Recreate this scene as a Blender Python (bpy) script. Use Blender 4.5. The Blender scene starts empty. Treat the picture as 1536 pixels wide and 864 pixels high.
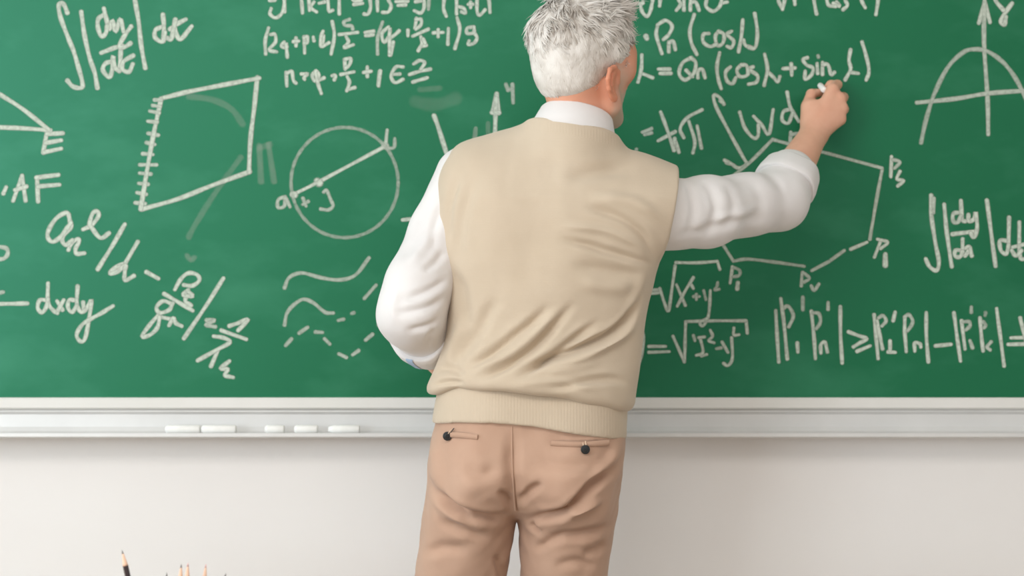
import bpy, bmesh, math, random
import numpy as np
from mathutils import Vector, Matrix

random.seed(7); rng = np.random.default_rng(7)
scene = bpy.context.scene
COL = scene.collection

# ------------------------------------------------------------------ camera
F = 2490.0            # focal length in pixels of a 1536 px wide frame
CAM_Y, CAM_Z = -3.45, 1.24
cam_data = bpy.data.cameras.new('camera')
cam_data.sensor_width = 36.0
cam_data.lens = 36.0 * F / 1536.0
cam_data.dof.use_dof = True
cam_data.dof.focus_distance = 2.72
cam_data.dof.aperture_fstop = 4.8
cam = bpy.data.objects.new('camera', cam_data)
COL.objects.link(cam)
cam.location = (0, CAM_Y, CAM_Z)
cam.rotation_euler = (math.pi / 2, 0, 0)
scene.camera = cam

def P(x, y, depth=3.0):
    """direction of a pixel taken out to a known distance from the camera"""
    return np.array([(x - 768.0) / F * depth, CAM_Y + depth, CAM_Z - (y - 432.0) / F * depth])

def to_px(v):
    d = v[:, 1] - CAM_Y
    return np.stack([768 + v[:, 0] * F / d, 432 - (v[:, 2] - CAM_Z) * F / d], 1)

# ------------------------------------------------------------------ light
w = bpy.data.worlds.new('world'); scene.world = w; w.use_nodes = True
w.node_tree.nodes['Background'].inputs[0].default_value = (1.0, 0.945, 0.90, 1)
w.node_tree.nodes['Background'].inputs[1].default_value = 0.64

def area(name, loc, rot, sx, sy, power, col):
    l = bpy.data.lights.new(name, 'AREA'); l.shape = 'RECTANGLE'; l.size = sx; l.size_y = sy
    l.energy = power; l.color = col
    o = bpy.data.objects.new(name, l); COL.objects.link(o)
    o.location = loc; o.rotation_euler = rot
    return o
# daylight in the two window openings of the left wall, and the ceiling panel, all where they stand outside the picture
area('window_left_offscreen', (-3.455, -5.20, 1.75), (0, -math.pi / 2, 0), 1.7, 3.0, 162, (0.84, 0.94, 1.0))
area('window_left_offscreen', (-3.455, -1.75, 1.75), (0, -math.pi / 2, 0), 1.7, 2.1, 38, (0.84, 0.94, 1.0))
area('ceiling_panel_offscreen', (-0.6, -3.1, 2.96), (0, 0, 0), 2.6, 1.3, 40, (1.0, 0.92, 0.85))

scene.view_settings.view_transform = 'Standard'
scene.view_settings.look = 'None'
scene.view_settings.gamma = 1.0
scene.view_settings.use_curve_mapping = False
scene.view_settings.exposure = 0.0
scene.cycles.transparent_max_bounces = 48     # many overlapping chalk strokes

# ------------------------------------------------------------------ materials
def srgb(r, g, b):
    f = lambda c: (c / 255 / 12.92) if c <= 10 else ((c / 255 + 0.055) / 1.055) ** 2.4
    return (f(r), f(g), f(b), 1)

class NT:
    def __init__(self, name):
        self.m = bpy.data.materials.new(name); self.m.use_nodes = True
        self.t = self.m.node_tree; self.b = self.t.nodes['Principled BSDF']
    def n(self, typ, **kw):
        nd = self.t.nodes.new(typ)
        for k, v in kw.items():
            if k in nd.inputs: nd.inputs[k].default_value = v
            else: setattr(nd, k, v)
        return nd
    def l(self, a, b): self.t.links.new(a, b)
    def setin(self, **kw):
        for k, v in kw.items(): self.b.inputs[k.replace('_', ' ')].default_value = v
    def ramp(self, fac, stops):
        r = self.n('ShaderNodeValToRGB'); e = r.color_ramp.elements
        while len(e) < len(stops): e.new(0.5)
        for el, (p, c) in zip(e, stops): el.position = p; el.color = c
        self.l(fac, r.inputs[0]); return r.outputs[0]
    def noise(self, scale, detail=4, coord='Object', vec=None, rough=0.55):
        nz = self.n('ShaderNodeTexNoise'); nz.inputs['Scale'].default_value = scale
        nz.inputs['Detail'].default_value = detail; nz.inputs['Roughness'].default_value = rough
        if vec is None: vec = self.n('ShaderNodeTexCoord').outputs[coord]
        self.l(vec, nz.inputs['Vector']); return nz.outputs['Fac']
    def mapping(self, scale, rot=(0, 0, 0), coord='Object'):
        mp = self.n('ShaderNodeMapping'); mp.inputs['Scale'].default_value = scale
        mp.inputs['Rotation'].default_value = rot
        self.l(self.n('ShaderNodeTexCoord').outputs[coord], mp.inputs[0]); return mp.outputs[0]
    def bump(self, h, strength=0.3, dist=0.002, prev=None):
        b = self.n('ShaderNodeBump'); b.inputs['Strength'].default_value = strength
        b.inputs['Distance'].default_value = dist; self.l(h, b.inputs['Height'])
        if prev is not None: self.l(prev, b.inputs['Normal'])
        self.l(b.outputs[0], self.b.inputs['Normal']); return b.outputs[0]

def simple(name, c1, c2=None, rough=0.5, scale=20, bump=0.0, metallic=0.0, bscale=None, dist=0.001):
    t = NT(name); c2 = c2 or c1
    f = t.noise(scale)
    t.l(t.ramp(f, [(0.3, c1), (0.7, c2)]), t.b.inputs['Base Color'])
    t.setin(Roughness=rough, Metallic=metallic)
    if bump: t.bump(t.noise(bscale or scale * 6), bump, dist)
    return t.m

def mat_board():
    t = NT('chalkboard_green')
    a = t.noise(1.3, 3); b = t.noise(0, 5, vec=t.mapping((2.2, 1, 4.5), (0, 0.5, 0)))
    b.node.inputs['Scale'].default_value = 1.6
    base = t.ramp(a, [(0.3, srgb(10, 92, 52)), (0.7, srgb(16, 99, 58))])
    mx = t.n('ShaderNodeMix', data_type='RGBA')
    t.l(t.ramp(b, [(0.5, (0, 0, 0, 1)), (0.8, (0.30, 0.30, 0.30, 1))]), mx.inputs['Factor'])
    t.l(base, mx.inputs['A']); mx.inputs['B'].default_value = srgb(84, 158, 124)
    t.l(mx.outputs['Result'], t.b.inputs['Base Color'])
    t.setin(Roughness=0.42); t.b.inputs['Specular IOR Level'].default_value = 1.0
    t.b.inputs['Specular Tint'].default_value = (0.34, 1.0, 0.78, 1)
    return t.m

def mat_chalk():
    t = NT('chalk_mark')
    uv = t.n('ShaderNodeUVMap', uv_map='uv').outputs[0]
    ln = t.n('ShaderNodeVectorMath', operation='LENGTH'); t.l(uv, ln.inputs[0])
    mr = t.n('ShaderNodeMapRange', interpolation_type='SMOOTHSTEP')
    t.l(ln.outputs['Value'], mr.inputs[0])
    for i, v in ((1, 0.42), (2, 1.0), (3, 1.0), (4, 0.0)): mr.inputs[i].default_value = v
    nz = t.noise(170, 3); nr = t.n('ShaderNodeMapRange'); t.l(nz, nr.inputs[0])
    for i, v in ((1, 0.3), (2, 0.62), (3, 0.68), (4, 1.0)): nr.inputs[i].default_value = v
    m1 = t.n('ShaderNodeMath', operation='MULTIPLY'); t.l(mr.outputs[0], m1.inputs[0]); t.l(nr.outputs[0], m1.inputs[1])
    at = t.n('ShaderNodeAttribute', attribute_name='ink')
    m2 = t.n('ShaderNodeMath', operation='MULTIPLY'); t.l(m1.outputs[0], m2.inputs[0]); t.l(at.outputs['Fac'], m2.inputs[1])
    t.l(m2.outputs[0], t.b.inputs['Alpha'])
    t.setin(Roughness=0.95); t.b.inputs['Base Color'].default_value = srgb(206, 216, 204)
    t.b.inputs['Specular IOR Level'].default_value = 0.1
    return t.m

def mat_knit(name, c1, c2, rib=False):
    t = NT(name)
    big = t.noise(5, 4)
    mixc = t.ramp(big, [(0.3, c1), (0.7, c2)])
    wv = t.n('ShaderNodeTexWave', wave_type='BANDS', bands_direction='X' if rib else 'Z')
    wv.inputs['Scale'].default_value = 58 if rib else 105
    wv.inputs['Distortion'].default_value = 0.6 if rib else 1.5; wv.inputs['Detail'].default_value = 1
    wv.inputs['Detail Scale'].default_value = 4
    t.l(t.n('ShaderNodeTexCoord').outputs['Object'], wv.inputs['Vector'])
    t.l(mixc, t.b.inputs['Base Color'])
    p = t.bump(wv.outputs['Fac'], 0.18 if rib else 0.06, 0.001)
    t.bump(t.noise(260, 3), 0.25, 0.0008, p)
    t.setin(Roughness=0.92); t.b.inputs['Specular IOR Level'].default_value = 0.15
    t.b.inputs['Sheen Weight'].default_value = 0.25
    return t.m

def mat_cloth(name, c1, c2, weave=420, sheen=0.1, rough=0.85):
    t = NT(name)
    t.l(t.ramp(t.noise(7, 5), [(0.3, c1), (0.7, c2)]), t.b.inputs['Base Color'])
    p = t.bump(t.noise(weave, 2), 0.18, 0.0006)
    t.bump(t.noise(26, 4), 0.25, 0.003, p)
    t.setin(Roughness=rough); t.b.inputs['Specular IOR Level'].default_value = 0.2
    t.b.inputs['Sheen Weight'].default_value = sheen
    return t.m

def mat_skin():
    t = NT('skin')
    n1 = t.noise(28, 4)
    c = t.ramp(n1, [(0.25, srgb(222, 166, 140)), (0.75, srgb(234, 184, 158))])
    at = t.n('ShaderNodeAttribute', attribute_name='beard')
    mx = t.n('ShaderNodeMix', data_type='RGBA'); t.l(at.outputs['Fac'], mx.inputs['Factor'])
    t.l(c, mx.inputs['A']); mx.inputs['B'].default_value = srgb(196, 176, 160)
    rd = t.n('ShaderNodeAttribute', attribute_name='flush')
    m2 = t.n('ShaderNodeMix', data_type='RGBA'); t.l(rd.outputs['Fac'], m2.inputs['Factor'])
    t.l(mx.outputs['Result'], m2.inputs['A']); m2.inputs['B'].default_value = srgb(214, 138, 108)
    t.l(m2.outputs['Result'], t.b.inputs['Base Color'])
    t.setin(Roughness=0.5); t.b.inputs['Subsurface Weight'].default_value = 0.12
    t.b.inputs['Subsurface Radius'].default_value = (0.012, 0.005, 0.003)
    t.b.inputs['Subsurface Scale'].default_value = 0.6
    t.bump(t.noise(160, 3), 0.15, 0.001)
    return t.m

def mat_hair():
    t = NT('grey_hair')
    at = t.n('ShaderNodeAttribute', attribute_name='tone')
    c = t.ramp(at.outputs['Fac'], [(0.0, srgb(112, 98, 88)), (0.4, srgb(178, 169, 160)), (0.7, srgb(214, 209, 203)), (1.0, srgb(236, 233, 229))])
    t.l(c, t.b.inputs['Base Color']); t.setin(Roughness=0.55)
    t.b.inputs['Specular IOR Level'].default_value = 0.3
    return t.m

def mat_wood(name, c1, c2, scale=3.0):
    t = NT(name)
    v = t.mapping((1, 14, 14))
    f = t.noise(scale, 6, vec=v)
    t.l(t.ramp(f, [(0.3, c1), (0.7, c2)]), t.b.inputs['Base Color']); t.setin(Roughness=0.45)
    t.bump(f, 0.1, 0.001); return t.m

M = dict(
    wall=simple('wall_paint', srgb(240, 238, 237), srgb(243, 242, 241), 0.85, 2.0, 0.06, bscale=90),
    ceiling=simple('ceiling_paint', srgb(240, 240, 238), None, 0.9, 3),
    floor=mat_wood('floor_boards', srgb(172, 158, 142), srgb(188, 174, 158)),
    board=mat_board(), chalk=mat_chalk(),
    rail=simple('painted_aluminium', srgb(226, 226, 222), srgb(232, 231, 228), 0.42, 6, 0.03, metallic=0.0),
    tray=simple('brushed_aluminium_tray', srgb(214, 214, 213), srgb(222, 222, 221), 0.38, 8, 0.03, metallic=0.15),
    chalkstick=simple('white_chalk', srgb(244, 244, 241), srgb(250, 250, 248), 0.95, 60, 0.2),
    vest=mat_knit('beige_knit', srgb(198, 182, 161), srgb(206, 191, 171)),
    rib=mat_knit('beige_rib_knit', srgb(198, 182, 161), srgb(206, 191, 171), True),
    armrib=mat_knit('beige_armhole_knit', srgb(198, 182, 161), srgb(206, 191, 171)),
    shirt=mat_cloth('white_cotton', srgb(222, 219, 219), srgb(230, 228, 228), 520),
    bluecuff=mat_cloth('light_blue_cotton', srgb(160, 184, 214), srgb(176, 198, 224), 520),
    trousers=mat_cloth('tan_chino_cotton', srgb(185, 151, 130), srgb(195, 162, 141), 480, 0.15),
    button=simple('dark_button', srgb(26, 30, 32), srgb(40, 44, 46), 0.3, 90),
    buttonhole=simple('pale_thread', srgb(222, 196, 170), None, 0.8),
    skin=mat_skin(), hair=mat_hair(),
    eye=simple('eye_white', srgb(235, 230, 225), None, 0.15), iris=simple('iris_grey', srgb(70, 86, 96), None, 0.15),
    leather=simple('brown_leather', srgb(74, 46, 30), srgb(92, 60, 40), 0.4, 30, 0.15),
    sole=simple('rubber_sole', srgb(38, 32, 28), None, 0.8),
    penblack=simple('pencil_lacquer_black', srgb(42, 32, 36), srgb(54, 42, 46), 0.3, 40),
    penbrown=simple('pencil_lacquer_brown', srgb(120, 84, 74), srgb(136, 96, 84), 0.35, 40),
    penwood=simple('pencil_cedar', srgb(226, 184, 158), srgb(236, 200, 176), 0.7, 120),
    lead=simple('graphite', srgb(120, 116, 116), None, 0.4),
    pinklead=simple('pink_pencil_lead', srgb(226, 176, 172), None, 0.5),
    cup=simple('grey_ceramic', srgb(176, 178, 180), srgb(188, 190, 192), 0.3, 10),
    desk=mat_wood('desk_oak', srgb(190, 150, 108), srgb(212, 176, 134), 2.0),
    steel=simple('desk_steel', srgb(150, 152, 154), None, 0.35, 10, metallic=0.7),
    winframe=simple('window_white', srgb(238, 238, 236), None, 0.4),
    lamp=None,
)
_t = NT('light_diffuser'); _t.setin(Roughness=0.6); _t.b.inputs['Base Color'].default_value = (0.9, 0.9, 0.9, 1)
_t.b.inputs['Emission Color'].default_value = (1, 0.96, 0.92, 1); _t.b.inputs['Emission Strength'].default_value = 1.0
M['lamp'] = _t.m

# ------------------------------------------------------------------ object helpers
def link(name, me, mat=None, parent=None, smooth=True):
    o = bpy.data.objects.new(name, me); COL.objects.link(o)
    if mat is not None and len(me.materials) == 0: me.materials.append(mat)
    if parent is not None: o.parent = parent
    if smooth: me.polygons.foreach_set('use_smooth', np.ones(len(me.polygons), bool))
    return o

def mesh_np(name, v, f):
    me = bpy.data.meshes.new(name)
    v = np.asarray(v, float)
    if isinstance(f, np.ndarray):
        k = f.shape[1]
        me.vertices.add(len(v)); me.vertices.foreach_set('co', v.ravel().astype(np.float32))
        me.loops.add(f.size); me.loops.foreach_set('vertex_index', f.ravel().astype(np.int32))
        me.polygons.add(len(f)); me.polygons.foreach_set('loop_start', np.arange(0, f.size, k, dtype=np.int32))
        me.update(calc_edges=True); me.validate()
    else:
        me.from_pydata(v.tolist(), [], f); me.update()
    return me

def tag(o, label=None, cat=None, group=None, kind=None):
    if label: o['label'] = label
    if cat: o['category'] = cat
    if group: o['group'] = group
    if kind: o['kind'] = kind
    return o

def empty(name, loc=(0, 0, 0)):
    o = bpy.data.objects.new(name, None); COL.objects.link(o); o.location = loc
    o.empty_display_size = 0.1
    return o

def box(name, lo, hi, mat, parent=None, bevel=0.0, seg=2):
    bm = bmesh.new()
    bmesh.ops.create_cube(bm, size=1.0)
    lo = Vector(lo); hi = Vector(hi)
    for v in bm.verts:
        v.co = Vector((lo[i] + (v.co[i] + 0.5) * (hi[i] - lo[i]) for i in range(3)))
    if bevel: bmesh.ops.bevel(bm, geom=list(bm.edges), offset=bevel, segments=seg, affect='EDGES', profile=0.5)
    me = bpy.data.meshes.new(name); bm.to_mesh(me); bm.free()
    return link(name, me, mat, parent, smooth=False)

def extrude_profile(name, prof, x0, x1, mat, parent=None):
    """closed (y, z) profile swept along x"""
    n = len(prof)
    v = [(x, a, b) for x in (x0, x1) for a, b in prof]
    f = [[i, (i + 1) % n, n + (i + 1) % n, n + i] for i in range(n)] + [list(range(n))[::-1], list(range(n, 2 * n))]
    me = mesh_np(name, v, f)
    bm = bmesh.new(); bm.from_mesh(me); bmesh.ops.recalc_face_normals(bm, faces=bm.faces); bm.to_mesh(me); bm.free()
    return link(name, me, mat, parent, smooth=False)

def lathe(name, prof, mat, parent=None, seg=32, a=(0, 0, 0), axis=(0, 0, 1), smooth=True):
    """(radius, distance) profile turned around an axis from point a"""
    ax = Vector(axis).normalized(); q = Vector((0, 0, 1)).rotation_difference(ax).to_matrix()
    v = []; f = []
    for r, h in prof:
        for k in range(seg):
            t = 2 * math.pi * k / seg
            v.append(Vector(a) + q @ Vector((r * math.cos(t), r * math.sin(t), h)))
    for i in range(len(prof) - 1):
        for k in range(seg):
            k2 = (k + 1) % seg
            f.append([i * seg + k, i * seg + k2, (i + 1) * seg + k2, (i + 1) * seg + k])
    f.append(list(range(seg))[::-1]); f.append([(len(prof) - 1) * seg + k for k in range(seg)])
    return link(name, mesh_np(name, [tuple(p) for p in v], f), mat, parent, smooth)

# ------------------------------------------------------------------ implicit surfaces -> mesh
class Field:
    def __init__(self, lo, hi, h):
        self.lo = np.array(lo, float); self.h = h
        self.n = np.ceil((np.array(hi) - self.lo) / h).astype(int) + 1
        self.F = np.full(self.n, 1.0, np.float32)
        self.ax = [(self.lo[i] + h * np.arange(self.n[i])).astype(np.float32) for i in range(3)]
    def sl(self, lo, hi):
        a = np.clip(np.floor((np.array(lo) - self.lo) / self.h).astype(int), 0, self.n)
        b = np.clip(np.ceil((np.array(hi) - self.lo) / self.h).astype(int) + 1, 0, self.n)
        s = tuple(slice(i, j) for i, j in zip(a, b))
        g = np.meshgrid(*[self.ax[i][s[i]] for i in range(3)], indexing='ij', sparse=True)
        return s, g
    def union(self, s, d, k=0.0):
        A = self.F[s]
        if d.shape != A.shape: d = np.broadcast_to(d, A.shape)
        if k > 0:
            hh = np.clip(0.5 + 0.5 * (A - d) / k, 0, 1)
            self.F[s] = A * (1 - hh) + d * hh - k * hh * (1 - hh)
        else: self.F[s] = np.minimum(A, d)
    def sub(self, s, d, k=0.0):
        A = self.F[s]; d = -d
        if k > 0:
            hh = np.clip(0.5 - 0.5 * (A - d) / k, 0, 1)
            self.F[s] = A * (1 - hh) + d * hh + k * hh * (1 - hh)
        else: self.F[s] = np.maximum(A, d)
    def cone(self, a, b, ra, rb, k=0.01, flat=None, ff=1.0):
        a = np.asarray(a, float); b = np.asarray(b, float)
        r = max(ra, rb) * max(1, ff) + k + 0.012
        s, g = self.sl(np.minimum(a, b) - r, np.maximum(a, b) + r)
        if 0 in self.F[s].shape: return
        ab = b - a; L2 = float(ab @ ab) + 1e-12
        p = [g[i] - np.float32(a[i]) for i in range(3)]
        t = np.clip((p[0] * ab[0] + p[1] * ab[1] + p[2] * ab[2]) / L2, 0, 1)
        q = [p[i] - t * np.float32(ab[i]) for i in range(3)]
        d2 = q[0] ** 2 + q[1] ** 2 + q[2] ** 2
        if flat is not None:
            n = np.asarray(flat, float); n = n / np.linalg.norm(n)
            c = q[0] * n[0] + q[1] * n[1] + q[2] * n[2]
            d2 = d2 + c * c * (1 / ff ** 2 - 1)
        self.union(s, np.sqrt(d2) - (ra + (rb - ra) * t), k)
    def ell(self, c, r, R=None, k=0.01, sub=False):
        c = np.asarray(c, float); r = np.asarray(r, float)
        R = np.eye(3) if R is None else np.asarray(R)
        m = r.max() + k + 0.012
        s, g = self.sl(c - m, c + m)
        if 0 in self.F[s].shape: return
        p = [g[i] - np.float32(c[i]) for i in range(3)]
        q = [p[0] * R[0, i] + p[1] * R[1, i] + p[2] * R[2, i] for i in range(3)]
        k0 = np.sqrt(sum((q[i] / r[i]) ** 2 for i in range(3)))
        k1 = np.sqrt(sum((q[i] / r[i] ** 2) ** 2 for i in range(3))) + 1e-9
        d = k0 * (k0 - 1) / k1
        (self.sub if sub else self.union)(s, d, k)
    def chain(self, pts, rs, k=0.012, **kw):
        for i in range(len(pts) - 1): self.cone(pts[i], pts[i + 1], rs[i], rs[i + 1], k if i else kw.get('k0', k))

def surface(Fd, smooth=2):
    G = Fd.F; ins = G < 0
    n = G.shape
    acc = np.zeros((0, 3)); cells = {}
    N1, N2 = n[1], n[2]
    quads = []; csum_idx = []; csum_val = []
    for ax in range(3):
        s0 = [slice(None)] * 3; s1 = [slice(None)] * 3
        s0[ax] = slice(0, -1); s1[ax] = slice(1, None)
        A = ins[tuple(s0)]; B = ins[tuple(s1)]
        I = np.argwhere(A != B)
        o1, o2 = [(1, 2), (2, 0), (0, 1)][ax]
        I = I[(I[:, o1] > 0) & (I[:, o2] > 0) & (I[:, o1] < n[o1] - 1) & (I[:, o2] < n[o2] - 1)]
        a = G[I[:, 0], I[:, 1], I[:, 2]]; J = I.copy(); J[:, ax] += 1
        b = G[J[:, 0], J[:, 1], J[:, 2]]
        t = a / (a - b)
        pos = I.astype(float); pos[:, ax] += t
        ids = []
        for d1, d2 in ((-1, -1), (0, -1), (0, 0), (-1, 0)):
            c = I.copy(); c[:, o1] += d1; c[:, o2] += d2
            cid = (c[:, 0].astype(np.int64) * N1 + c[:, 1]) * N2 + c[:, 2]
            ids.append(cid); csum_idx.append(cid); csum_val.append(pos)
        q = np.stack(ids, 1)
        fl = a >= 0
        q[fl] = q[fl][:, ::-1]
        quads.append(q)
    quads = np.concatenate(quads); ci = np.concatenate(csum_idx); cv = np.concatenate(csum_val)
    u, inv = np.unique(ci, return_inverse=True)
    cnt = np.bincount(inv)
    V = np.stack([np.bincount(inv, cv[:, i]) / cnt for i in range(3)], 1)
    Q = np.searchsorted(u, quads)
    V = Fd.lo + V * Fd.h
    for _ in range(smooth): V = relax(V, Q)
    return V, Q

def relax(V, Q, lam=0.6):
    e = np.concatenate([Q[:, [0, 1]], Q[:, [1, 2]], Q[:, [2, 3]], Q[:, [3, 0]]])
    a = np.concatenate([e[:, 0], e[:, 1]]); b = np.concatenate([e[:, 1], e[:, 0]])
    c = np.bincount(a, minlength=len(V)); c[c == 0] = 1
    m = np.stack([np.bincount(a, V[b, i], minlength=len(V)) / c for i in range(3)], 1)
    return V + lam * (m - V)

def normals(V, Q):
    n = np.cross(V[Q[:, 2]] - V[Q[:, 0]], V[Q[:, 3]] - V[Q[:, 1]])
    N = np.stack([sum(np.bincount(Q[:, j], n[:, i], minlength=len(V)) for j in range(4)) for i in range(3)], 1)
    return N / (np.linalg.norm(N, axis=1, keepdims=True) + 1e-12)

def wav(V, seed, freq, n=7):
    """smooth pseudo-noise, about -1..1"""
    r = np.random.default_rng(seed); o = np.zeros(len(V))
    for _ in range(n):
        d = r.normal(size=3); d /= np.linalg.norm(d)
        o += np.sin(V @ d * freq * r.uniform(0.6, 1.6) * 2 * math.pi + r.uniform(0, 6.28) + 1.3 * np.sin(V @ r.normal(size=3) * freq * 2.5))
    return o / math.sqrt(n) / 1.2

def seg_dist(pts, poly):
    """distance to an open polyline and the position 0..1 along it"""
    best = np.full(len(pts), 1e9); tt = np.zeros(len(pts)); sd = np.zeros(len(pts))
    poly = np.asarray(poly, float); L = np.linalg.norm(np.diff(poly, axis=0), axis=1); tot = L.sum(); acc = 0
    for i in range(len(poly) - 1):
        a, b = poly[i], poly[i + 1]; ab = b - a
        t = np.clip(((pts - a) @ ab) / (ab @ ab), 0, 1)
        off = pts - a - t[:, None] * ab
        d = np.linalg.norm(off, axis=1); m = d < best
        best[m] = d[m]; tt[m] = (acc + t[m] * L[i]) / tot
        sd[m] = (ab[0] * off[m, 1] - ab[1] * off[m, 0]) / np.linalg.norm(ab); acc += L[i]
    return best, tt, sd

def folds(V, Q, lst, power=1.0, gain=1.0):
    """press creases and push up ridges: (points in the photo, width px, depth mm); negative depth = crease"""
    N = normals(V, Q); px = to_px(V)
    fac = np.clip(-N[:, 1] * 1.6, 0, 1) ** power
    D = np.zeros(len(V))
    for pts, wd, dep in lst:
        pp = np.array(catmull(pts, 5)) if len(pts) > 2 else np.array(pts, float)
        d, t, sd = seg_dist(px, pp)
        tap = np.clip(t / 0.32, 0, 1) * np.clip((1 - t) / 0.32, 0, 1); tap = tap * tap * (3 - 2 * tap)
        x = d / wd
        D += gain * dep * 0.001 * tap * (1 - 0.9 * x * x) * np.exp(-x * x)
    return V + N * (D * fac)[:, None]

def catmull(pts, sub=6):
    pts = [np.asarray(p, float) for p in pts]
    if len(pts) == 2:
        return [pts[0] + (pts[1] - pts[0]) * i / 3 for i in range(4)]
    ext = [2 * pts[0] - pts[1]] + pts + [2 * pts[-1] - pts[-2]]
    out = []
    for i in range(1, len(ext) - 2):
        p0, p1, p2, p3 = ext[i - 1:i + 3]
        for j in range(sub):
            t = j / sub
            out.append(0.5 * ((2 * p1) + (-p0 + p2) * t + (2 * p0 - 5 * p1 + 4 * p2 - p3) * t * t + (-p0 + 3 * p1 - 3 * p2 + p3) * t ** 3))
    out.append(pts[-1]); return out

def poly_sd(xs, zs, poly):
    """signed distance (positive inside) of a closed outline on a grid"""
    X, Z = np.meshgrid(xs, zs, indexing='ij')
    best = np.full(X.shape, 1e9); ins = np.zeros(X.shape, bool); n = len(poly)
    for i in range(n):
        (x0, z0), (x1, z1) = poly[i], poly[(i + 1) % n]
        dx, dz = x1 - x0, z1 - z0
        t = np.clip(((X - x0) * dx + (Z - z0) * dz) / (dx * dx + dz * dz + 1e-12), 0, 1)
        best = np.minimum(best, (X - x0 - t * dx) ** 2 + (Z - z0 - t * dz) ** 2)
        c = (z0 > Z) != (z1 > Z)
        if c.any(): ins ^= c & (X < (x1 - x0) * (Z - z0) / ((z1 - z0) if z1 != z0 else 1e-12) + x0)
    s = np.sqrt(best); return np.where(ins, s, -s)

BODY_D = 3.0
def px_poly(pts, sub=4):
    pts = [np.asarray(p, float) for p in pts]
    return [tuple(P(x, y, BODY_D)[[0, 2]]) for x, y in catmull(pts + [pts[0]], sub)[:-1]]

def zpx(y): return CAM_Z - (y - 432.0) / F * BODY_D
def table(rows):
    r = sorted((zpx(y), v) for y, v in rows)
    return lambda z: np.interp(z, [a for a, _ in r], [b for _, b in r])

def padded(Fd, poly, R, Tb, Tf, yc, bumps=(), inset=0.0):
    """a body of the outline `poly` (x, z) with rounded depth: Tb towards the camera side, Tf to the front"""
    xs, zs = Fd.ax[0].astype(float), Fd.ax[2].astype(float)
    s = poly_sd(xs, zs, poly)
    b = s.copy(); kn = int(0.026 / (xs[1] - xs[0])); ker = np.ones(2 * kn + 1) / (2 * kn + 1)
    for _ in range(2):
        for axis in (0, 1):
            pad = [(0, 0), (0, 0)]; pad[axis] = (kn, kn)
            b = np.apply_along_axis(lambda r: np.convolve(r, ker, 'valid'), axis, np.pad(b, pad, mode='edge'))
    wgt = np.clip((s - .006) / .055, 0, 1); wgt = wgt * wgt * (3 - 2 * wgt)
    s = s + (b - s) * wgt - inset
    Z = zs[None, :]; tb = np.broadcast_to(Tb(Z), s.shape).copy() - inset; tf = np.broadcast_to(Tf(Z), s.shape) - inset
    for (bx, by, rx, ry, amp) in bumps:
        c = P(bx, by, BODY_D)
        tb = tb + amp * np.exp(-((xs[:, None] - c[0]) / rx) ** 2 - ((Z - c[2]) / ry) ** 2)
    q = np.maximum(R - s, 0)
    y = Fd.ax[1][None, :, None] - yc(zs)[None, None, :]
    wv = np.where(y < 0, -y / tb[:, None, :], y / tf[:, None, :]) * R
    return (np.sqrt(q[:, None, :] ** 2 + wv ** 2) - R).astype(np.float32)

def smax(a, b, k):
    hh = np.clip(0.5 - 0.5 * (a - b) / k, 0, 1)
    return a * (1 - hh) + b * hh + k * hh * (1 - hh)

def curve_z(pts):
    w_ = sorted(tuple(P(x, y, BODY_D)[[0, 2]]) for x, y in pts)
    return lambda x: np.interp(x, [a for a, _ in w_], [b for _, b in w_])

# ------------------------------------------------------------------ the room
tag(box('wall_back', (-3.6, 0.0, 0), (3.6, 0.15, 3.0), M['wall']), 'smooth white painted wall behind the chalkboard', 'wall', kind='structure')
tag(box('floor', (-3.6, -7.0, -0.1), (3.6, 0.15, 0.0), M['floor']), 'light wooden classroom floor', 'floor', kind='structure')
tag(box('ceiling', (-3.6, -7.0, 3.0), (3.6, 0.15, 3.1), M['ceiling']), 'white classroom ceiling', 'ceiling', kind='structure')
# left wall with two window openings
wl = empty('wall_left'); tag(wl, 'white side wall with two tall windows', 'wall', kind='structure')
for y0, y1, z0, z1 in ((-7, 0, 0, 0.85), (-7, 0, 2.65, 3.0), (-7, -6.75, 0.85, 2.65), (-3.65, -2.85, 0.85, 2.65), (-0.65, 0, 0.85, 2.65)):
    box('wall_panel', (-3.6, y0, z0), (-3.45, y1, z1), M['wall'], wl)
for i, (y0, y1) in enumerate(((-6.75, -3.65), (-2.85, -0.65))):
    wn = empty(f'window_{i + 1}', (-3.5, y0, 0.85)); tag(wn, 'tall white framed window in the side wall', 'window', kind='structure')
    for a, b in (((y0, y0 + .06), (.85, 2.65)), ((y1 - .06, y1), (.85, 2.65)), ((y0, y1), (.85, .91)), ((y0, y1), (2.59, 2.65)), (((y0 + y1) / 2 - .03, (y0 + y1) / 2 + .03), (.85, 2.65))):
        o = box('window_frame', (-3.54, a[0], b[0]), (-3.47, a[1], b[1]), M['winframe']); o.parent = wn
        o.matrix_parent_inverse = Matrix.Translation((3.5, -y0, -0.85))
box_ = box('ceiling_light', (-1.95, -3.8, 2.97), (0.75, -2.4, 3.0), M['lamp'], None, 0.004)
tag(box_, 'flat white ceiling light panel', 'ceiling light')
bb = extrude_profile('baseboard_back', [(0, 0), (-0.016, 0), (-0.016, 0.075), (-0.008, 0.09), (0, 0.09)], -3.44, 3.6, M['winframe'])
tag(bb, 'white baseboard along the foot of the wall', 'baseboard', kind='structure')

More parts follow.
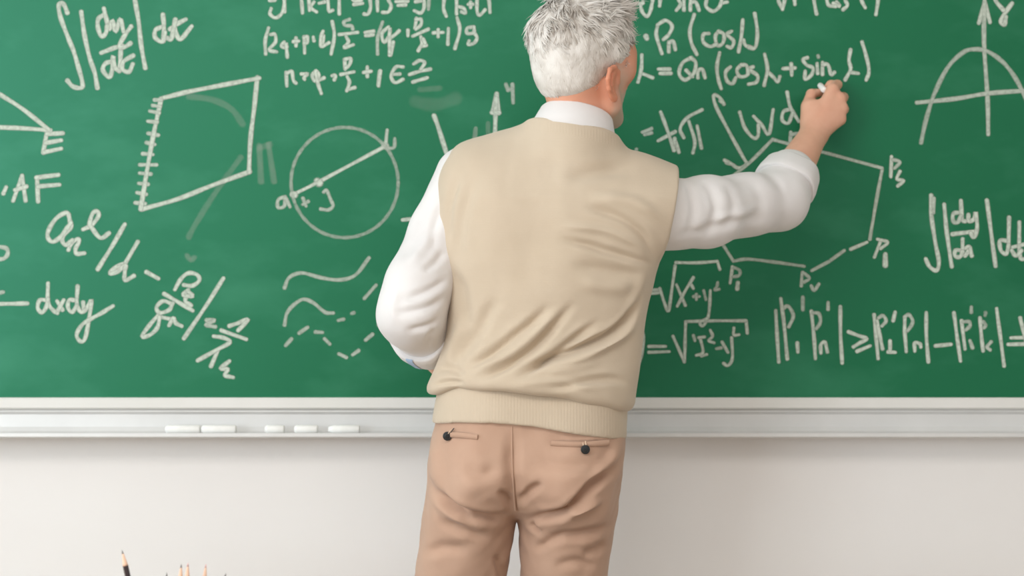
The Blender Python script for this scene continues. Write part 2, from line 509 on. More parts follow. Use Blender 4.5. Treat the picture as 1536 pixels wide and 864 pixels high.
# ------------------------------------------------------------------ chalkboard
board = empty('chalkboard', (0, -0.02, 0.93))
tag(board, 'long green chalkboard covered in white chalk formulas with pale metal frame', 'chalkboard')
INV = Matrix.Translation((0, 0.02, -0.93))
def on_board(o): o.parent = board; o.matrix_parent_inverse = INV; return o
BZ = P(0, 597, 3.43)[2]              # lower edge of the green
BY = -0.02
on_board(box('writing_surface', (-1.75, BY, BZ - 0.005), (1.75, 0.0, 2.27), M['board']))
zr0, zr1 = P(0, 613.5, 3.42)[2], P(0, 596.5, 3.42)[2]
r_ = on_board(extrude_profile('bottom_rail', [(0, zr0), (-0.030, zr0), (-0.033, zr0 + .003), (-0.033, zr1 - .003), (-0.030, zr1), (0, zr1)], -1.77, 1.77, M['rail']))
on_board(extrude_profile('top_rail', [(0, 2.26), (-0.030, 2.26), (-0.033, 2.263), (-0.033, 2.28), (-0.030, 2.283), (0, 2.283)], -1.77, 1.77, M['rail']))
for s in (-1, 1):
    on_board(box('side_rail', (s * 1.762 - .012, -0.033, zr1), (s * 1.762 + .012, 0, 2.26), M['rail'], None, 0.002))
zt = P(0, 651.5, 3.39)[2]            # ledge of the tray
tray = on_board(extrude_profile('chalk_tray', [
    (0, zr0), (-0.022, zr0), (-0.024, zr0 - .006), (-0.018, zr0 - .012), (-0.020, zt + .012), (-0.026, zt + .004), (-0.034, zt + .0015),
    (-0.074, zt + .0015), (-0.076, zt + .004), (-0.079, zt + .004), (-0.080, zt - .003), (-0.076, zt - .006), (0, zt - .006)], -1.77, 1.77, M['tray']))
for s in (-1, 1):
    e = on_board(box('tray_end_cap', (s * 1.772 - .004, -0.080, zt - .007), (s * 1.772 + .004, 0, zr0 + .002), M['rail'], None, 0.0015))

def board_px(x, y, lift=0.0):
    return P(x, y, BY - CAM_Y) * np.array([1, 0, 1]) + np.array([0, BY - lift, 0])

nstroke = [0]
def chalk_group(name, label, ox, oy, sc, width, strokes):
    V = []; Fc = []; UV = []; ink = []
    for st in strokes:
        a = 1.0; wd = width
        if isinstance(st, dict): a = st.get('a', 1.0); wd = st.get('w', width); st = st['p']
        st = list(st)
        if oy == 0:                                        # letters that run on above the photograph
            up = 90 + 40 * ((nstroke[0] * 7) % 5) / 5
            if st[0][1] <= -2: st = [(2 * st[0][0] - st[1][0] if abs(st[0][0] - st[1][0]) < 12 else st[0][0], st[0][1] - up)] + st
            elif st[-1][1] <= -2: st = st + [(st[-1][0], st[-1][1] - up)]
        pts = catmull([(ox + p[0] / sc, oy + p[1] / sc) for p in st], 5)
        pts = np.array(pts)
        keep = [0] + [i for i in range(1, len(pts)) if np.linalg.norm(pts[i] - pts[i - 1]) > 0.05]
        pts = pts[keep]
        if len(pts) < 2: continue
        tg = np.gradient(pts, axis=0); tg /= np.linalg.norm(tg, axis=1, keepdims=True) + 1e-9
        hw = wd * 1.28 / 2
        pts = np.vstack([pts[0] - tg[0] * hw, pts, pts[-1] + tg[-1] * hw]); tg = np.vstack([tg[0], tg, tg[-1]])
        nm = np.stack([-tg[:, 1], tg[:, 0]], 1)
        nstroke[0] += 1; lift = 0.0003 + 0.000004 * (nstroke[0] % 150)
        b0 = len(V); n = len(pts)
        var = 1 + 0.10 * np.sin(np.arange(n) * 0.9 + nstroke[0])
        for i in range(n):
            e = 1.0 if i in (0, n - 1) else 0.0
            for sgn in (-1, 1):
                q = pts[i] + nm[i] * hw * sgn * var[i]
                V.append(board_px(q[0], q[1], lift + i * 2.5e-6)); UV.append((e, sgn)); ink.append(a)
        for i in range(n - 1):
            Fc.append([b0 + 2 * i, b0 + 2 * i + 1, b0 + 2 * i + 3, b0 + 2 * i + 2])
    me = mesh_np(name, V, Fc)
    uvl = me.uv_layers.new(name='uv'); vi = np.zeros(len(me.loops), int); me.loops.foreach_get('vertex_index', vi)
    uvl.data.foreach_set('uv', np.array(UV)[vi].ravel().astype(np.float32))
    at = me.attributes.new('ink', 'FLOAT', 'POINT'); at.data.foreach_set('value', np.array(ink, np.float32))
    o = on_board(link(name, me, M['chalk'])); o['label'] = label
    return o

def ell_pts(cx, cy, rx, ry, n=40):
    return [(cx + rx * math.cos(2 * math.pi * i / n), cy + ry * math.sin(2 * math.pi * i / n)) for i in range(n + 1)]

exec_groups = [
('chalk_formula', 'chalk integral of |dy/dt| dt', 80, 0, 6.173, 7.0, [
 [(130,120),(105,55),(75,25),(50,60),(70,170),(130,330),(190,480),(240,650),(272,780),(250,815),(180,800),(130,745)],
 [(258,110),(290,330),(335,530),(385,680),(408,815)],
 [(460,140),(415,180),(415,260),(445,335),(485,310),(500,240)],[(468,80),(495,190),(520,270),(548,190),(580,290),(618,180),(650,290)],
 [(720,245),(660,330),(610,430),(660,435),(715,400)],[(445,490),(560,445),(640,425)],
 [(540,570),(480,590),(460,650),(515,715),(545,650),(555,520),(570,620),(610,660)],
 [(625,450),(620,560),(615,650)],[(740,515),(650,570),(640,640),(700,665),(735,595)],
 [(755,-10),(790,200),(815,430),(852,630)],
 [(1000,250),(945,280),(945,350),(1010,385),(1035,300)],[(1015,135),(1025,260),(1020,380)],
 [(1050,350),(1090,365),(1110,280),(1130,180)],[(1080,270),(1150,220),(1225,180)],[(1125,260),(1150,340),(1185,360),(1280,245)]]),
('chalk_formula', 'top row of chalk algebra', 380, 0, 6.17, 5.6, [
 [(285,-10),(285,60),(260,130),(205,165),(155,130),(165,80)],[(290,0),(288,110)],[(150,5),(200,2)],
 [(445,-5),(455,120)],[(515,-5),(520,95)],[(560,20),(530,70),(585,110)],[(610,30),(660,18)],
 [(690,-5),(700,100),(735,95)],[(795,-5),(795,130)],[(920,-2),(1000,3)],[(930,42),(1010,32)],
 [(1080,-5),(1085,70),(1060,130),(1025,130)],
 'second row of chalk algebra',[(140,260),(110,380),(115,500)],[(160,320),(200,320),(205,390),(145,460),(215,480)],
 [(285,390),(260,430),(310,440),(300,400),(310,470),(315,530)],[(395,350),(395,425)],[(370,385),(420,380)],
 [(470,340),(475,490)],[(470,350),(500,340),(500,390),(470,400)],[(555,345),(562,378)],
 [(645,290),(625,350),(630,430),(700,395)],[(650,330),(640,420)],[(730,200),(750,330),(720,500)],
 {'p':[(890,180),(840,200),(850,235),(910,240),(920,270)],'a':.75},[(795,320),(965,300)],[(860,340),(880,390),(840,440),(925,415)],
 [(1035,300),(1115,290)],[(1040,330),(1110,322)],
 'third row of chalk algebra',[(305,670),(310,795)],[(310,680),(355,660),(370,740),(395,770)],[(445,685),(500,685),(470,715),(475,735)],
 [(575,655),(545,700),(570,750),(610,700),(575,660),(600,780),(630,865)],[(600,745),(655,720)],[(730,700),(762,700),(750,740)],
 [(845,550),(850,640)],[(850,550),(900,540),(890,600),(855,630)],[(810,690),(930,665)],[(870,710),(890,760),(865,840)],[(870,830),(940,810)],
 [(1055,620),(1055,710)],[(1020,670),(1090,660)],[(1170,660),(1155,790)]]),
('chalk_formula', 'right half of the top row of algebra', 560, 0, 6.17, 5.6, [
 [(35,-5),(40,100)],[(140,-5),(165,50),(140,110),(85,115)],[(210,15),(320,10)],[(230,50),(300,45)],
 [(470,-5),(470,70),(440,120),(380,100)],[(390,15),(440,10)],{'p':[(515,-5),(510,85)],'a':.7},[(655,-5),(650,80),(675,150)],
 [(770,-5),(770,130)],[(785,60),(840,80),(850,120),(815,110)],[(880,40),(920,40)],[(900,20),(900,70)],
 [(960,-5),(960,100),(985,140),(1035,90)],[(1070,-5),(1080,115)],
 'right half of the second row of algebra',{'p':[(85,205),(40,350),(40,500)],'a':.75},[(140,250),(80,310),(100,390),(150,320),(150,260),(150,400),(150,510)],[(120,370),(190,330),(240,285)],[(185,390),(160,510)],
 [(320,280),(320,330)],[(400,170),(385,260)],[(395,180),(440,180),(440,230),(395,270)],[(365,335),(510,270)],
 [(440,340),(450,400),(415,470)],[(440,430),(490,420)],[(460,360),(480,400)],[(555,305),(645,300)],[(600,275),(600,340)],
 [(695,265),(690,410)],[(775,165),(800,280),(755,450)],
 [(930,250),(870,260),(870,310),(930,300),(930,250)],[(930,300),(960,350),(930,400),(880,410),(885,380)],
 'right half of the third row of algebra',[(65,655),(50,795)],[(275,620),(210,620),(165,700),(200,765),(275,735)],[(175,690),(245,685)],
 [(375,590),(430,560),(475,580),(440,640)],[(335,690),(430,660),(530,640)],[(365,760),(430,740),(500,720)]]),
('chalk_formula', 'slanting chalk formula with a squared over alpha', 60, 310, 6.17, 6.8, [
 [(265,75),(240,55),(150,110),(80,220),(75,290),(120,325),(190,280),(250,200),(285,150)],[(265,75),(280,140),(290,190),(230,250),(205,310),(240,355),(300,310)],
 [(265,400),(290,340),(350,300),(360,330),(330,390),(340,435),(410,430)],
 [(400,210),(480,170),(540,90),(535,45),(490,60),(460,160),(480,195),(560,290),(640,245)],
 [(785,165),(660,380),(535,580)],[(905,325),(795,515)],[(780,530),(700,560),(650,620),(720,600),(790,540),(785,600),(790,680),(870,640)],
 [(660,600),(740,555)],[(985,605),(1095,665)]]),
('chalk_formula', 'slanting chalk fraction equal to one over lambda', 190, 390, 4.545, 6.4, [
 [(330,200),(370,130),(420,90),(480,100),(495,140),(450,175),(390,170)],
 [(420,205),(385,240),(450,245),(415,210)],[(410,245),(400,280),(440,310)],[(255,230),(340,280),(450,345)],
 [(310,300),(250,280),(205,320),(225,360),(290,340),(315,295)],[(230,360),(160,440),(105,520),(160,510),(210,460),(225,390)],
 [(240,390),(310,405)],[(290,445),(320,395),(335,430),(375,450)],[(660,125),(530,330),(390,535)],
 {'p':[(545,410),(600,410),(560,430),(545,445),(605,455)],'a':.75},[(700,450),(760,430),(830,405),(760,480)],[(645,480),(815,540)],
 [(595,520),(660,530),(705,560),(620,610),(485,685)],[(625,610),(575,725)],[(700,690),(640,740),(690,745),(670,785),(725,800)]]),
('chalk_formula', 'chalk words dx dy with looping tail', 0, 400, 6.17, 6.4, [
 [(-160,346),(100,343),(255,340)],{'p':[(5,240),(30,235)],'a':.7},
 [(430,310),(370,310),(350,380),(390,425),(430,370),(445,300)],[(445,155),(445,330),(490,400),(530,430)],
 [(530,320),(580,400)],[(590,310),(535,410)],[(690,310),(640,310),(630,380),(670,420),(710,360)],
 [(720,180),(712,340),(750,420),(800,390),(845,310),(830,450),(790,660),(745,690),(710,630),(760,540),(830,490),(940,430),(1045,365)],[(770,330),(775,400)]]),
('chalk_diagram', 'chalk lines meeting at letter E above letters AF', 0, 80, 3.755, 6.6, [
 [(-160,130),(5,235),(130,315),(275,430)],[(-160,412),(120,422),(285,434)],
 [(265,440),(245,560)],[(265,455),(355,450)],[(255,505),(345,490)],[(250,557),(345,537)],
 'chalk letters AF',[(125,690),(75,830)],[(125,690),(145,830)],[(85,770),(150,750)],[(210,700),(215,835)],[(205,700),(330,685)],[(215,750),(335,740)],[(20,790),(35,755)],
 'chalk letter o cut by the frame',{'p':[(-12,1088),(35,1098),(45,1125),(25,1155),(-12,1160)],'a':.85}]),
('chalk_diagram', 'chalk four sided plane with ticks along its left edge', 200, 100, 3.6, 7.0, [
 [(150,172),(300,135),(480,100),(680,62)],[(670,58),(650,250),(632,400),(625,570)],[(630,567),(430,640),(240,715),(45,770)],[(150,175),(115,340),(85,500),(40,770)]] +
 [{'p':[(a,b),(c,d)],'a':.85,'w':6} for a,b,c,d in ((115,180,150,180),(105,210,145,215),(90,240,140,250),(80,295,130,300),(80,360,135,370),(70,410,115,420),(50,470,105,475),(35,530,125,530),(35,575,95,580),(30,630,80,635),(20,680,70,690),(10,735,65,740))] +
 ['faint erased chalk marks',{'p':[(300,160),(430,180),(530,230),(590,310)],'a':.16,'w':10},{'p':[(580,490),(500,600),(430,700),(330,860),(300,920)],'a':.16,'w':9},
  {'p':[(680,430),(690,620)],'a':.2,'w':10},{'p':[(730,420),(760,620)],'a':.2,'w':9},{'p':[(680,440),(740,420)],'a':.15,'w':9},
  {'p':[(290,1020),(310,1045),(330,1030)],'a':.2,'w':8}]),
('chalk_diagram', 'chalk circle with chord from a to b', 400, 170, 4.318, 5.6, [
 {'p':ell_pts(505,448,347,357),'a':.5,'w':5.4},
 [(175,525),(335,445),(550,330),(765,215)],{'p':[(172,525),(180,527)],'w':11},{'p':[(330,442),(340,450)],'w':12},{'p':[(760,215),(772,213)],'w':10},
 {'p':[(120,540),(75,560),(75,610),(115,600),(120,545),(150,605)],'a':.8},{'p':[(235,550),(255,600)],'a':.7},{'p':[(270,570),(235,590)],'a':.7},
 {'p':[(370,510),(388,500),(415,560),(430,600),(400,625),(350,620)],'a':.75},{'p':[(780,110),(770,210)],'a':.9},{'p':[(830,165),(825,220),(785,225),(770,200)],'a':.65},[(880,690),(930,685)]]),
('chalk_formula', 'chalk row ending in a theta', 940, 0, 6.173, 5.8, [
 [(150,20),(130,60),(150,120),(190,150),(220,100),(235,30),(240,-8)],[(90,35),(150,30)],[(310,-5),(305,55)],
 [(480,-5),(500,40),(460,95)],[(530,-5),(530,95)],[(590,-5),(590,95)],[(600,20),(640,20),(670,95)],
 [(740,-5),(735,60),(800,105),(860,60),(880,-5)],[(870,30),(930,20)],
 'chalk row P n of cosine alpha',[(285,240),(275,330),(325,495)],[(285,230),(360,190),(420,240),(390,320),(340,365)],[(390,390),(390,480)],[(390,400),(430,380),(450,460)],
 {'p':[(178,335),(186,355)],'w':8},[(625,135),(585,280),(600,400),(650,505)],[(760,310),(710,320),(710,390),(770,430),(830,410)],
 [(850,290),(820,340),(840,420),(890,400),(900,320),(850,290)],[(970,290),(930,320),(990,380),(970,440),(930,430)],
 [(1075,185),(1060,350),(1035,480)],[(1080,370),(1100,420),(1160,440)],[(1185,125),(1210,300),(1190,440),(1130,440)],
 'chalk row Q n of cosine alpha',[(140,510),(135,640),(105,760)],[(140,680),(240,720)],[(295,640),(400,640)],[(310,680),(410,680)],
 [(600,535),(520,580),(485,680),(540,740),(620,680),(640,580),(590,535)],[(550,650),(610,710)],[(660,720),(660,660),(700,640),(725,720)],
 [(860,490),(835,620),(850,740),(875,820)],[(960,620),(915,670),(930,750),(980,775),(1010,720)],[(1060,600),(1020,650),(1050,710),(1120,690),(1110,610),(1060,600)],
 [(1170,620),(1130,640),(1210,700),(1200,760),(1130,780)]]),
('chalk_formula', 'end of the top chalk row', 1130, 0, 6.173, 5.8, [
 [(230,-5),(270,85)],[(290,-5),(270,85)],[(380,-5),(385,40)],[(560,-5),(585,130)],[(680,-5),(700,50),(760,60)],[(770,20),(800,60),(740,30)],
 [(850,-5),(870,50),(830,90)],[(1000,-5),(1035,70)],[(1155,-5),(1135,135)],
 'end of the chalk row with sine alpha',[(105,505),(130,640),(100,790)],[(130,660),(190,720),(225,755),(245,710)],[(275,635),(385,630)],[(350,590),(355,695)],
 [(500,535),(460,550),(490,600),(550,630),(540,690),(480,735),(480,660)],{'p':[(598,518),(602,530)],'a':.6},[(590,590),(595,680)],
 [(640,580),(640,690)],[(640,600),(690,600),(720,690),(750,670)],[(900,460),(885,560),(900,640),(850,740)],[(900,670),(970,680)],
 [(1005,390),(1045,520),(1070,660),(1045,740)]]),
('chalk_formula', 'chalk integral after a fraction and pi', 940, 120, 5.486, 5.6, [
 {'p':[(130,430),(205,400)],'a':.8},{'p':[(150,450),(205,435)],'a':.8},[(280,265),(330,400),(390,580)],[(260,500),(400,425)],[(400,500),(430,595)],[(395,480),(385,580)],
 [(620,245),(500,310),(440,400),(470,475)],[(510,340),(560,500),(545,600)],[(580,380),(615,560)],
 [(800,200),(760,140),(715,130),(740,230),(850,440),(960,640),(985,690),(920,725),(860,690),(805,660)],[(770,170),(795,190)],[(820,680),(880,700)],
 [(930,265),(970,390),(1040,475),(1080,460),(1085,370)],[(1045,300),(1110,370),(1170,445),(1205,245)],
 [(1320,100),(1345,220),(1415,340)],[(1350,240),(1290,260),(1280,330),(1330,355),(1365,270)],
 {'p':[(1350,430),(1345,520)],'a':.8},{'p':[(1350,450),(1410,440)],'a':.7},{'p':[(80,570),(80,640)],'a':.6}]),
('chalk_diagram', 'chalk polygon with corners marked P', 1060, 350, 6.98, 5.2, [
  {'p':[(60,-60),(170,120),(280,290)],'a':.75},{'p':[(280,290),(430,270),(700,300),(1020,345)],'a':.75},{'p':[(1100,390),(1280,295)],'a':.8},{'p':[(1300,280),(1440,180)],'a':.8},
 {'p':[(270,350),(245,520)],'a':.9},{'p':[(290,360),(345,390),(340,440),(280,455)],'a':.7},{'p':[(325,520),(320,580)],'w':7},
 {'p':[(1000,410),(990,550)],'a':.85},{'p':[(1010,410),(1075,470),(1020,510)],'a':.8},{'p':[(1095,550),(1125,600),(1175,530)],'a':.85}]),
('chalk_diagram', 'upper side of the chalk polygon', 940, 120, 5.486, 5.4, [
 {'p':[(800,845),(1000,690),(1200,490)],'a':.85},{'p':[(1200,490),(1330,525),(1640,600)],'a':.85},{'p':[(1640,600),(2100,725)],'a':.85}]),
('chalk_diagram', 'right side of the chalk polygon with two corner letters', 1270, 220, 4.32, 5.4, [
 {'p':[(230,145),(190,360),(150,600)],'a':.85},[(130,620),(25,665)],
 [(290,65),(285,195)],{'p':[(300,85),(345,100),(310,140)],'a':.8},[(345,160),(325,210),(370,220),(330,255)],
 [(220,610),(180,715)],[(200,600),(265,620),(220,660)],{'p':[(250,700),(250,770)],'w':8}]),
('chalk_formula', 'upper chalk square root', 940, 370, 4.545, 5.0, [
 [(160,295),(225,295)],[(165,318),(215,315)],[(225,285),(260,390),(285,440),(300,350),(330,130)],[(335,108),(480,110),(615,100)],[(618,100),(635,155)],
 [(340,260),(400,400)],[(345,405),(400,300),(455,210)],[(440,260),(455,285)],{'p':[(455,340),(495,340)],'a':.8},{'p':[(475,325),(475,360)],'a':.8},
 {'p':[(525,300),(540,360)],'a':.8},[(570,300),(565,400),(555,480),(520,540),(500,515),(550,490)],{'p':[(620,245),(615,270),(600,295),(630,290)],'a':.75},
 'lower chalk square root',[(60,470),(90,530),(115,620),(105,720),(85,800)],[(150,680),(265,680)],[(150,720),(290,715)],
 [(315,610),(360,710),(392,785)],[(395,785),(398,640),(402,512)],[(402,510),(600,505),(812,505)],[(815,505),(822,590)],
 {'p':[(455,605),(465,640)],'a':.8},[(500,620),(520,720),(475,740)],[(530,615),(490,620)],[(545,735),(510,745)],[(570,570),(585,610),(560,640),(595,655)],
 {'p':[(612,695),(645,690)],'a':.8},[(650,650),(690,720)],[(715,620),(720,760),(690,810),(660,795)],[(730,555),(730,600),(765,600)]]),
('chalk_formula', 'chalk inequality of absolute values', 1150, 430, 6.645, 5.8, [
 [(90,240),(105,520),(120,750)],[(140,120),(170,350),(205,720)],{'p':[(160,220),(215,195),(265,290),(220,400)],'a':.85},{'p':[(360,105),(360,230)],'a':.75},
 [(305,560),(310,650)],[(445,245),(470,480),(485,715)],{'p':[(460,260),(520,270),(535,350),(495,420)],'a':.75},{'p':[(612,160),(612,225)],'a':.8},
 [(540,660),(540,580),(580,555),(605,650)],[(735,200),(735,450),(752,760)],[(815,450),(920,490),(1000,520),(930,560),(865,600)],[(900,645),(1030,590)],
 [(1070,280),(1090,500),(1110,715)],[(1100,340),(1130,500),(1155,620)],{'p':[(1115,310),(1160,290),(1190,340),(1150,390)],'a':.85},[(1280,255),(1260,340)],
 [(1230,540),(1230,640)],[(1210,650),(1280,655)]]),
('chalk_formula', 'second half of the chalk inequality', 1330, 430, 6.645, 5.8, [
 [(180,300),(180,450),(195,645)],{'p':[(180,300),(220,280),(260,350),(210,440)],'a':.75},[(280,640),(280,560),(330,570),(340,600)],[(395,260),(395,480),(415,750)],
 [(485,590),(640,575)],[(670,260),(700,490),(735,740)],[(745,340),(780,620)],{'p':[(760,350),(820,350),(830,390),(790,430)],'a':.7},{'p':[(843,205),(843,255)],'a':.7},
 {'p':[(830,540),(855,610)],'a':.8},[(930,310),(940,450),(960,640)],{'p':[(960,350),(985,380),(970,410)],'a':.7},{'p':[(985,260),(980,285)],'a':.45},
 {'p':[(1040,550),(1000,600),(1030,630)],'a':.8},[(1095,220),(1130,480),(1170,790)],[(1240,510),(1460,505)],[(1210,575),(1460,570)],[(1330,310),(1390,560),(1430,700)]]),
('chalk_formula', 'chalk integral of dy over dx by the parabola', 1370, 280, 6.17, 6.4, [
 [(165,80),(165,250),(200,500),(235,690),(215,775),(150,740),(115,670)],{'p':[(188,110),(184,240)],'a':.9},[(285,165),(310,430),(355,740)],
 {'p':[(430,240),(370,250),(370,320),(410,330),(440,270)],'a':.9},[(440,130),(450,300),(480,320)],[(510,260),(510,320),(560,300),(575,240),(590,380),(560,470),(530,430)],
 [(360,440),(560,415)],[(440,590),(390,590),(385,640),(430,650),(455,600)],[(455,485),(455,630)],[(480,570),(520,560),(540,640)],[(480,640),(520,580)],
 [(680,125),(720,430),(760,735)],[(860,500),(800,500),(810,590),(860,620),(880,540)],[(885,285),(880,560)],[(980,330),(985,640),(1040,670)],[(920,560),(1060,525)],[(910,590),(950,640),(1000,590)]]),
('chalk_diagram', 'chalk parabola on axes with arrow marked y', 1360, 0, 3.927, 6.8, [
 {'p':[(460,-25),(455,250),(475,560),(480,790)],'a':.85},[(460,20),(425,135)],[(460,20),(490,130)],
 {'p':[(85,840),(110,720),(160,560),(240,400),(330,310),(400,290),(480,305),(570,370),(640,460),(700,580),(740,680)],'a':.7},
 {'p':[(60,605),(300,580),(480,550),(740,532)],'a':.85},[(520,-5),(570,60)],[(620,20),(570,90),(555,130),(575,145),(585,100)]]),
('chalk_diagram', 'chalk axes with arrow marked Y above the shoulder', 630, 120, 6.17, 7.0, [
 [(130,330),(170,440),(250,690),(330,900)],[(700,290),(695,470),(690,640)],[(710,130),(670,300)],[(710,130),(728,300)],[(705,170),(700,295)],[(665,302),(732,305)],
 'chalk letter Y',{'p':[(795,40),(815,95)],'a':.6,'w':6},{'p':[(855,40),(862,210)],'a':.7,'w':6},{'p':[(815,95),(850,80)],'a':.6,'w':6},
 'faint erased chalk strokes',{'p':[(0,90),(180,75)],'a':.13,'w':9},{'p':[(-40,200),(140,230),(330,170)],'a':.09,'w':20},{'p':[(515,450),(505,560)],'a':.35,'w':7},{'p':[(630,400),(630,520)],'a':.2,'w':7}]),
('chalk_diagram', 'long chalk wavy curve', 380, 300, 2.88, 5.8, [
 {'p':[(135,380),(155,335),(210,315),(290,335),(370,345),(440,325),(500,250)],'a':.72},'shorter chalk wavy curve',{'p':[(135,540),(150,480),(210,430),(260,445),(310,485),(345,488)],'a':.72},
 'dashed chalk curve',{'p':[(480,425),(530,368)],'a':.7},{'p':[(368,520),(390,515)],'a':.6},{'p':[(425,490),(435,487)],'a':.5},{'p':[(140,628),(165,600)],'a':.7},{'p':[(198,575),(235,550)],'a':.7},
 {'p':[(268,570),(298,572)],'a':.7},{'p':[(308,600),(330,622)],'a':.7},{'p':[(370,665),(402,680)],'a':.8},{'p':[(430,668),(455,650)],'a':.8},{'p':[(485,605),(515,580)],'a':.75},
 {'p':[(540,540),(552,525)],'a':.5},{'p':[(800,470),(822,450),(828,420)],'a':.6}]),
]
for nm_, lab_, ox_, oy_, sc_, wd_, st_ in exec_groups:
    cur = []; lab = lab_
    for s in st_ + [None]:
        if s is None or isinstance(s, str):
            left = list(cur)
            while left:                                    # marks standing clear of each other are separate pieces
                grp = [left.pop(0)]; grew = True
                ar_ = lambda t: np.array([(p[0] / sc_, p[1] / sc_) for p in catmull(t['p'] if isinstance(t, dict) else t, 4)])
                while grew:
                    grew = False
                    for t in list(left):
                        A = ar_(t)
                        if any(np.min(np.linalg.norm(A[:, None] - ar_(u)[None], axis=2)) < 21 for u in grp):
                            grp.append(t); left.remove(t); grew = True
                chalk_group(nm_, lab, ox_, oy_, sc_, wd_, grp)
            cur = []; lab = s
        else: cur.append(s)

# ------------------------------------------------------------------ chalk sticks on the tray
for (xa, xb, lab) in ((249, 301, 'white chalk stick on the tray, longest of five, touching a paler stick'), (303, 355, 'paler white chalk stick on the tray, end to end with another'),
                      (398, 427, 'short stub of white chalk on the tray, shortest of five'), (442, 477, 'white chalk piece on the tray between the shortest stub and the slant-tipped stick'),
                      (493, 540, 'white chalk stick with slanted tip on the tray, closest to the man')):
    a = P(xa, 640, 3.40); b = P(xb, 640, 3.40); L = b[0] - a[0]; r = 0.0085
    y = -0.055; z = zt + .0015 + r
    tip = 0.010 if xa == 493 else 0.003
    o = lathe('chalk_stick', [(r * .55, 0), (r * .93, tip), (r, tip + .003), (r, L - .002), (r * .85, L)], M['chalkstick'], None, 20, (0, 0, 0), (1, 0, 0))
    o.location = (a[0], y, z); tag(o, lab, 'chalk', 'chalk sticks lying on the chalkboard tray')

# ------------------------------------------------------------------ the man
print('building person')
yc_t = table([(150, -0.415), (220, -0.425), (300, -0.445), (450, -0.45), (640, -0.45), (775, -0.45), (1000, -0.44), (1465, -0.45)])
VEST_OUT = [(655,720),(648,650),(640,610),(637,590),(643,572),(655,545),(665,515),(670,470),(668,430),(663,390),(657,340),(655,290),(659,258),(670,234),(690,212),(735,199),(772,189),(792,178),
            (812,152),(860,140),(908,155),(926,192),(932,208),(944,221),(960,226),(985,235),(1014,247),(1050,262),(1066,300),(1050,350),(1010,384),(990,395),(978,430),(968,480),(960,540),(954,600),(951,640),(945,720)]
TROU_OUT = [(668,500),(660,580),(655,630),(646,660),(641,700),(639,735),(634,772),(628,812),(621,864),(611,960),(601,1100),(598,1250),(596,1440),(596,1520),
            (700,1520),(702,1440),(715,1250),(732,1100),(748,960),(760,864),(766,826),(772,794),(775,779),(778,794),(780,830),(781,864),(782,960),(786,1100),(780,1250),(778,1440),(778,1520),
            (884,1520),(884,1440),(890,1250),(898,1100),(906,960),(912,864),(921,795),(929,745),(936,695),(938,650),(936,600),(930,500)]
vTb = table([(150, .085), (180, .100), (200, .108), (240, .114), (320, .122), (400, .125), (480, .118), (540, .122), (575, .140), (620, .150), (720, .14)])
vTf = table([(170, .06), (240, .095), (320, .115), (480, .125), (580, .14), (720, .13)])
tTb = table([(500, .10), (600, .112), (650, .118), (700, .124), (760, .118), (800, .102), (864, .094), (1000, .086), (1100, .078), (1250, .078), (1440, .066)])
tTf = table([(500, .11), (640, .122), (760, .112), (864, .096), (1100, .082), (1440, .066)])
BUTT = [(706, 722, .062, .062, .024), (856, 728, .066, .064, .026)]
vest_poly = px_poly(VEST_OUT); trou_poly = px_poly(TROU_OUT, 3)

# joints
SH_R = P(975, 300, 2.985); EL_R = P(1166, 296, 3.175); WR_R = P(1220, 203, 3.335)
SH_L = P(708, 275, 3.015); EL_L = P(614, 472, 2.962); WR_L = P(670, 552, 3.15)
HEAD = P(876, 95, 3.03)
yaw, roll = math.radians(43), math.radians(4)
HR = np.array((Matrix.Rotation(roll, 3, 'Y') @ Matrix.Rotation(-yaw, 3, 'Z') @ Matrix.Rotation(math.radians(2), 3, 'X')))
def H(x, y, z): return HEAD + HR @ np.array([x, y, z])

BF = Field((-0.30, -0.70, -0.0), (0.72, -0.015, 1.80), 0.003)
full = tuple(slice(0, k) for k in BF.n)
s_, _g = BF.sl((-0.24, -0.70, 0.95), (0.40, -0.20, 1.60))
sub = Field.__new__(Field); sub.h = BF.h
def subfield(s):
    f = Field.__new__(Field); f.h = BF.h; f.ax = [BF.ax[i][s[i]] for i in range(3)]; return f
BF.union(s_, padded(subfield(s_), vest_poly, 0.185, vTb, vTf, yc_t, (), 0.034))
BF.F[:, :, BF.ax[2] > zpx(200)] = 1.0
s_, _g = BF.sl((-0.30, -0.66, 0.09), (0.24, -0.26, 1.08))
BF.union(s_, padded(subfield(s_), trou_poly, 0.11, tTb, tTf, yc_t, BUTT, 0.026), 0.0)
# arms
cc = P(861, 193, 3.020); cax = np.array([.20, .20, 1.0])
def arm(S, E, W):
    mid = E + (W - E) * 0.3
    BF.cone(E, mid, .038, .041, .012); BF.cone(mid, W, .041, .0275, .012)
arm(SH_R, EL_R, WR_R); arm(SH_L, EL_L, WR_L)
BF.cone(P(975, 318, 2.99), P(1075, 316, 3.07), .046, .042, .02); BF.cone(P(1075, 316, 3.07), EL_R, .042, .039, .012)
BF.cone(P(712, 275, 3.02), P(660, 355, 3.015), .044, .042, .02); BF.cone(P(660, 355, 3.015), P(630, 425, 2.985), .042, .040, .012); BF.cone(P(630, 425, 2.985), EL_L, .040, .038, .012)

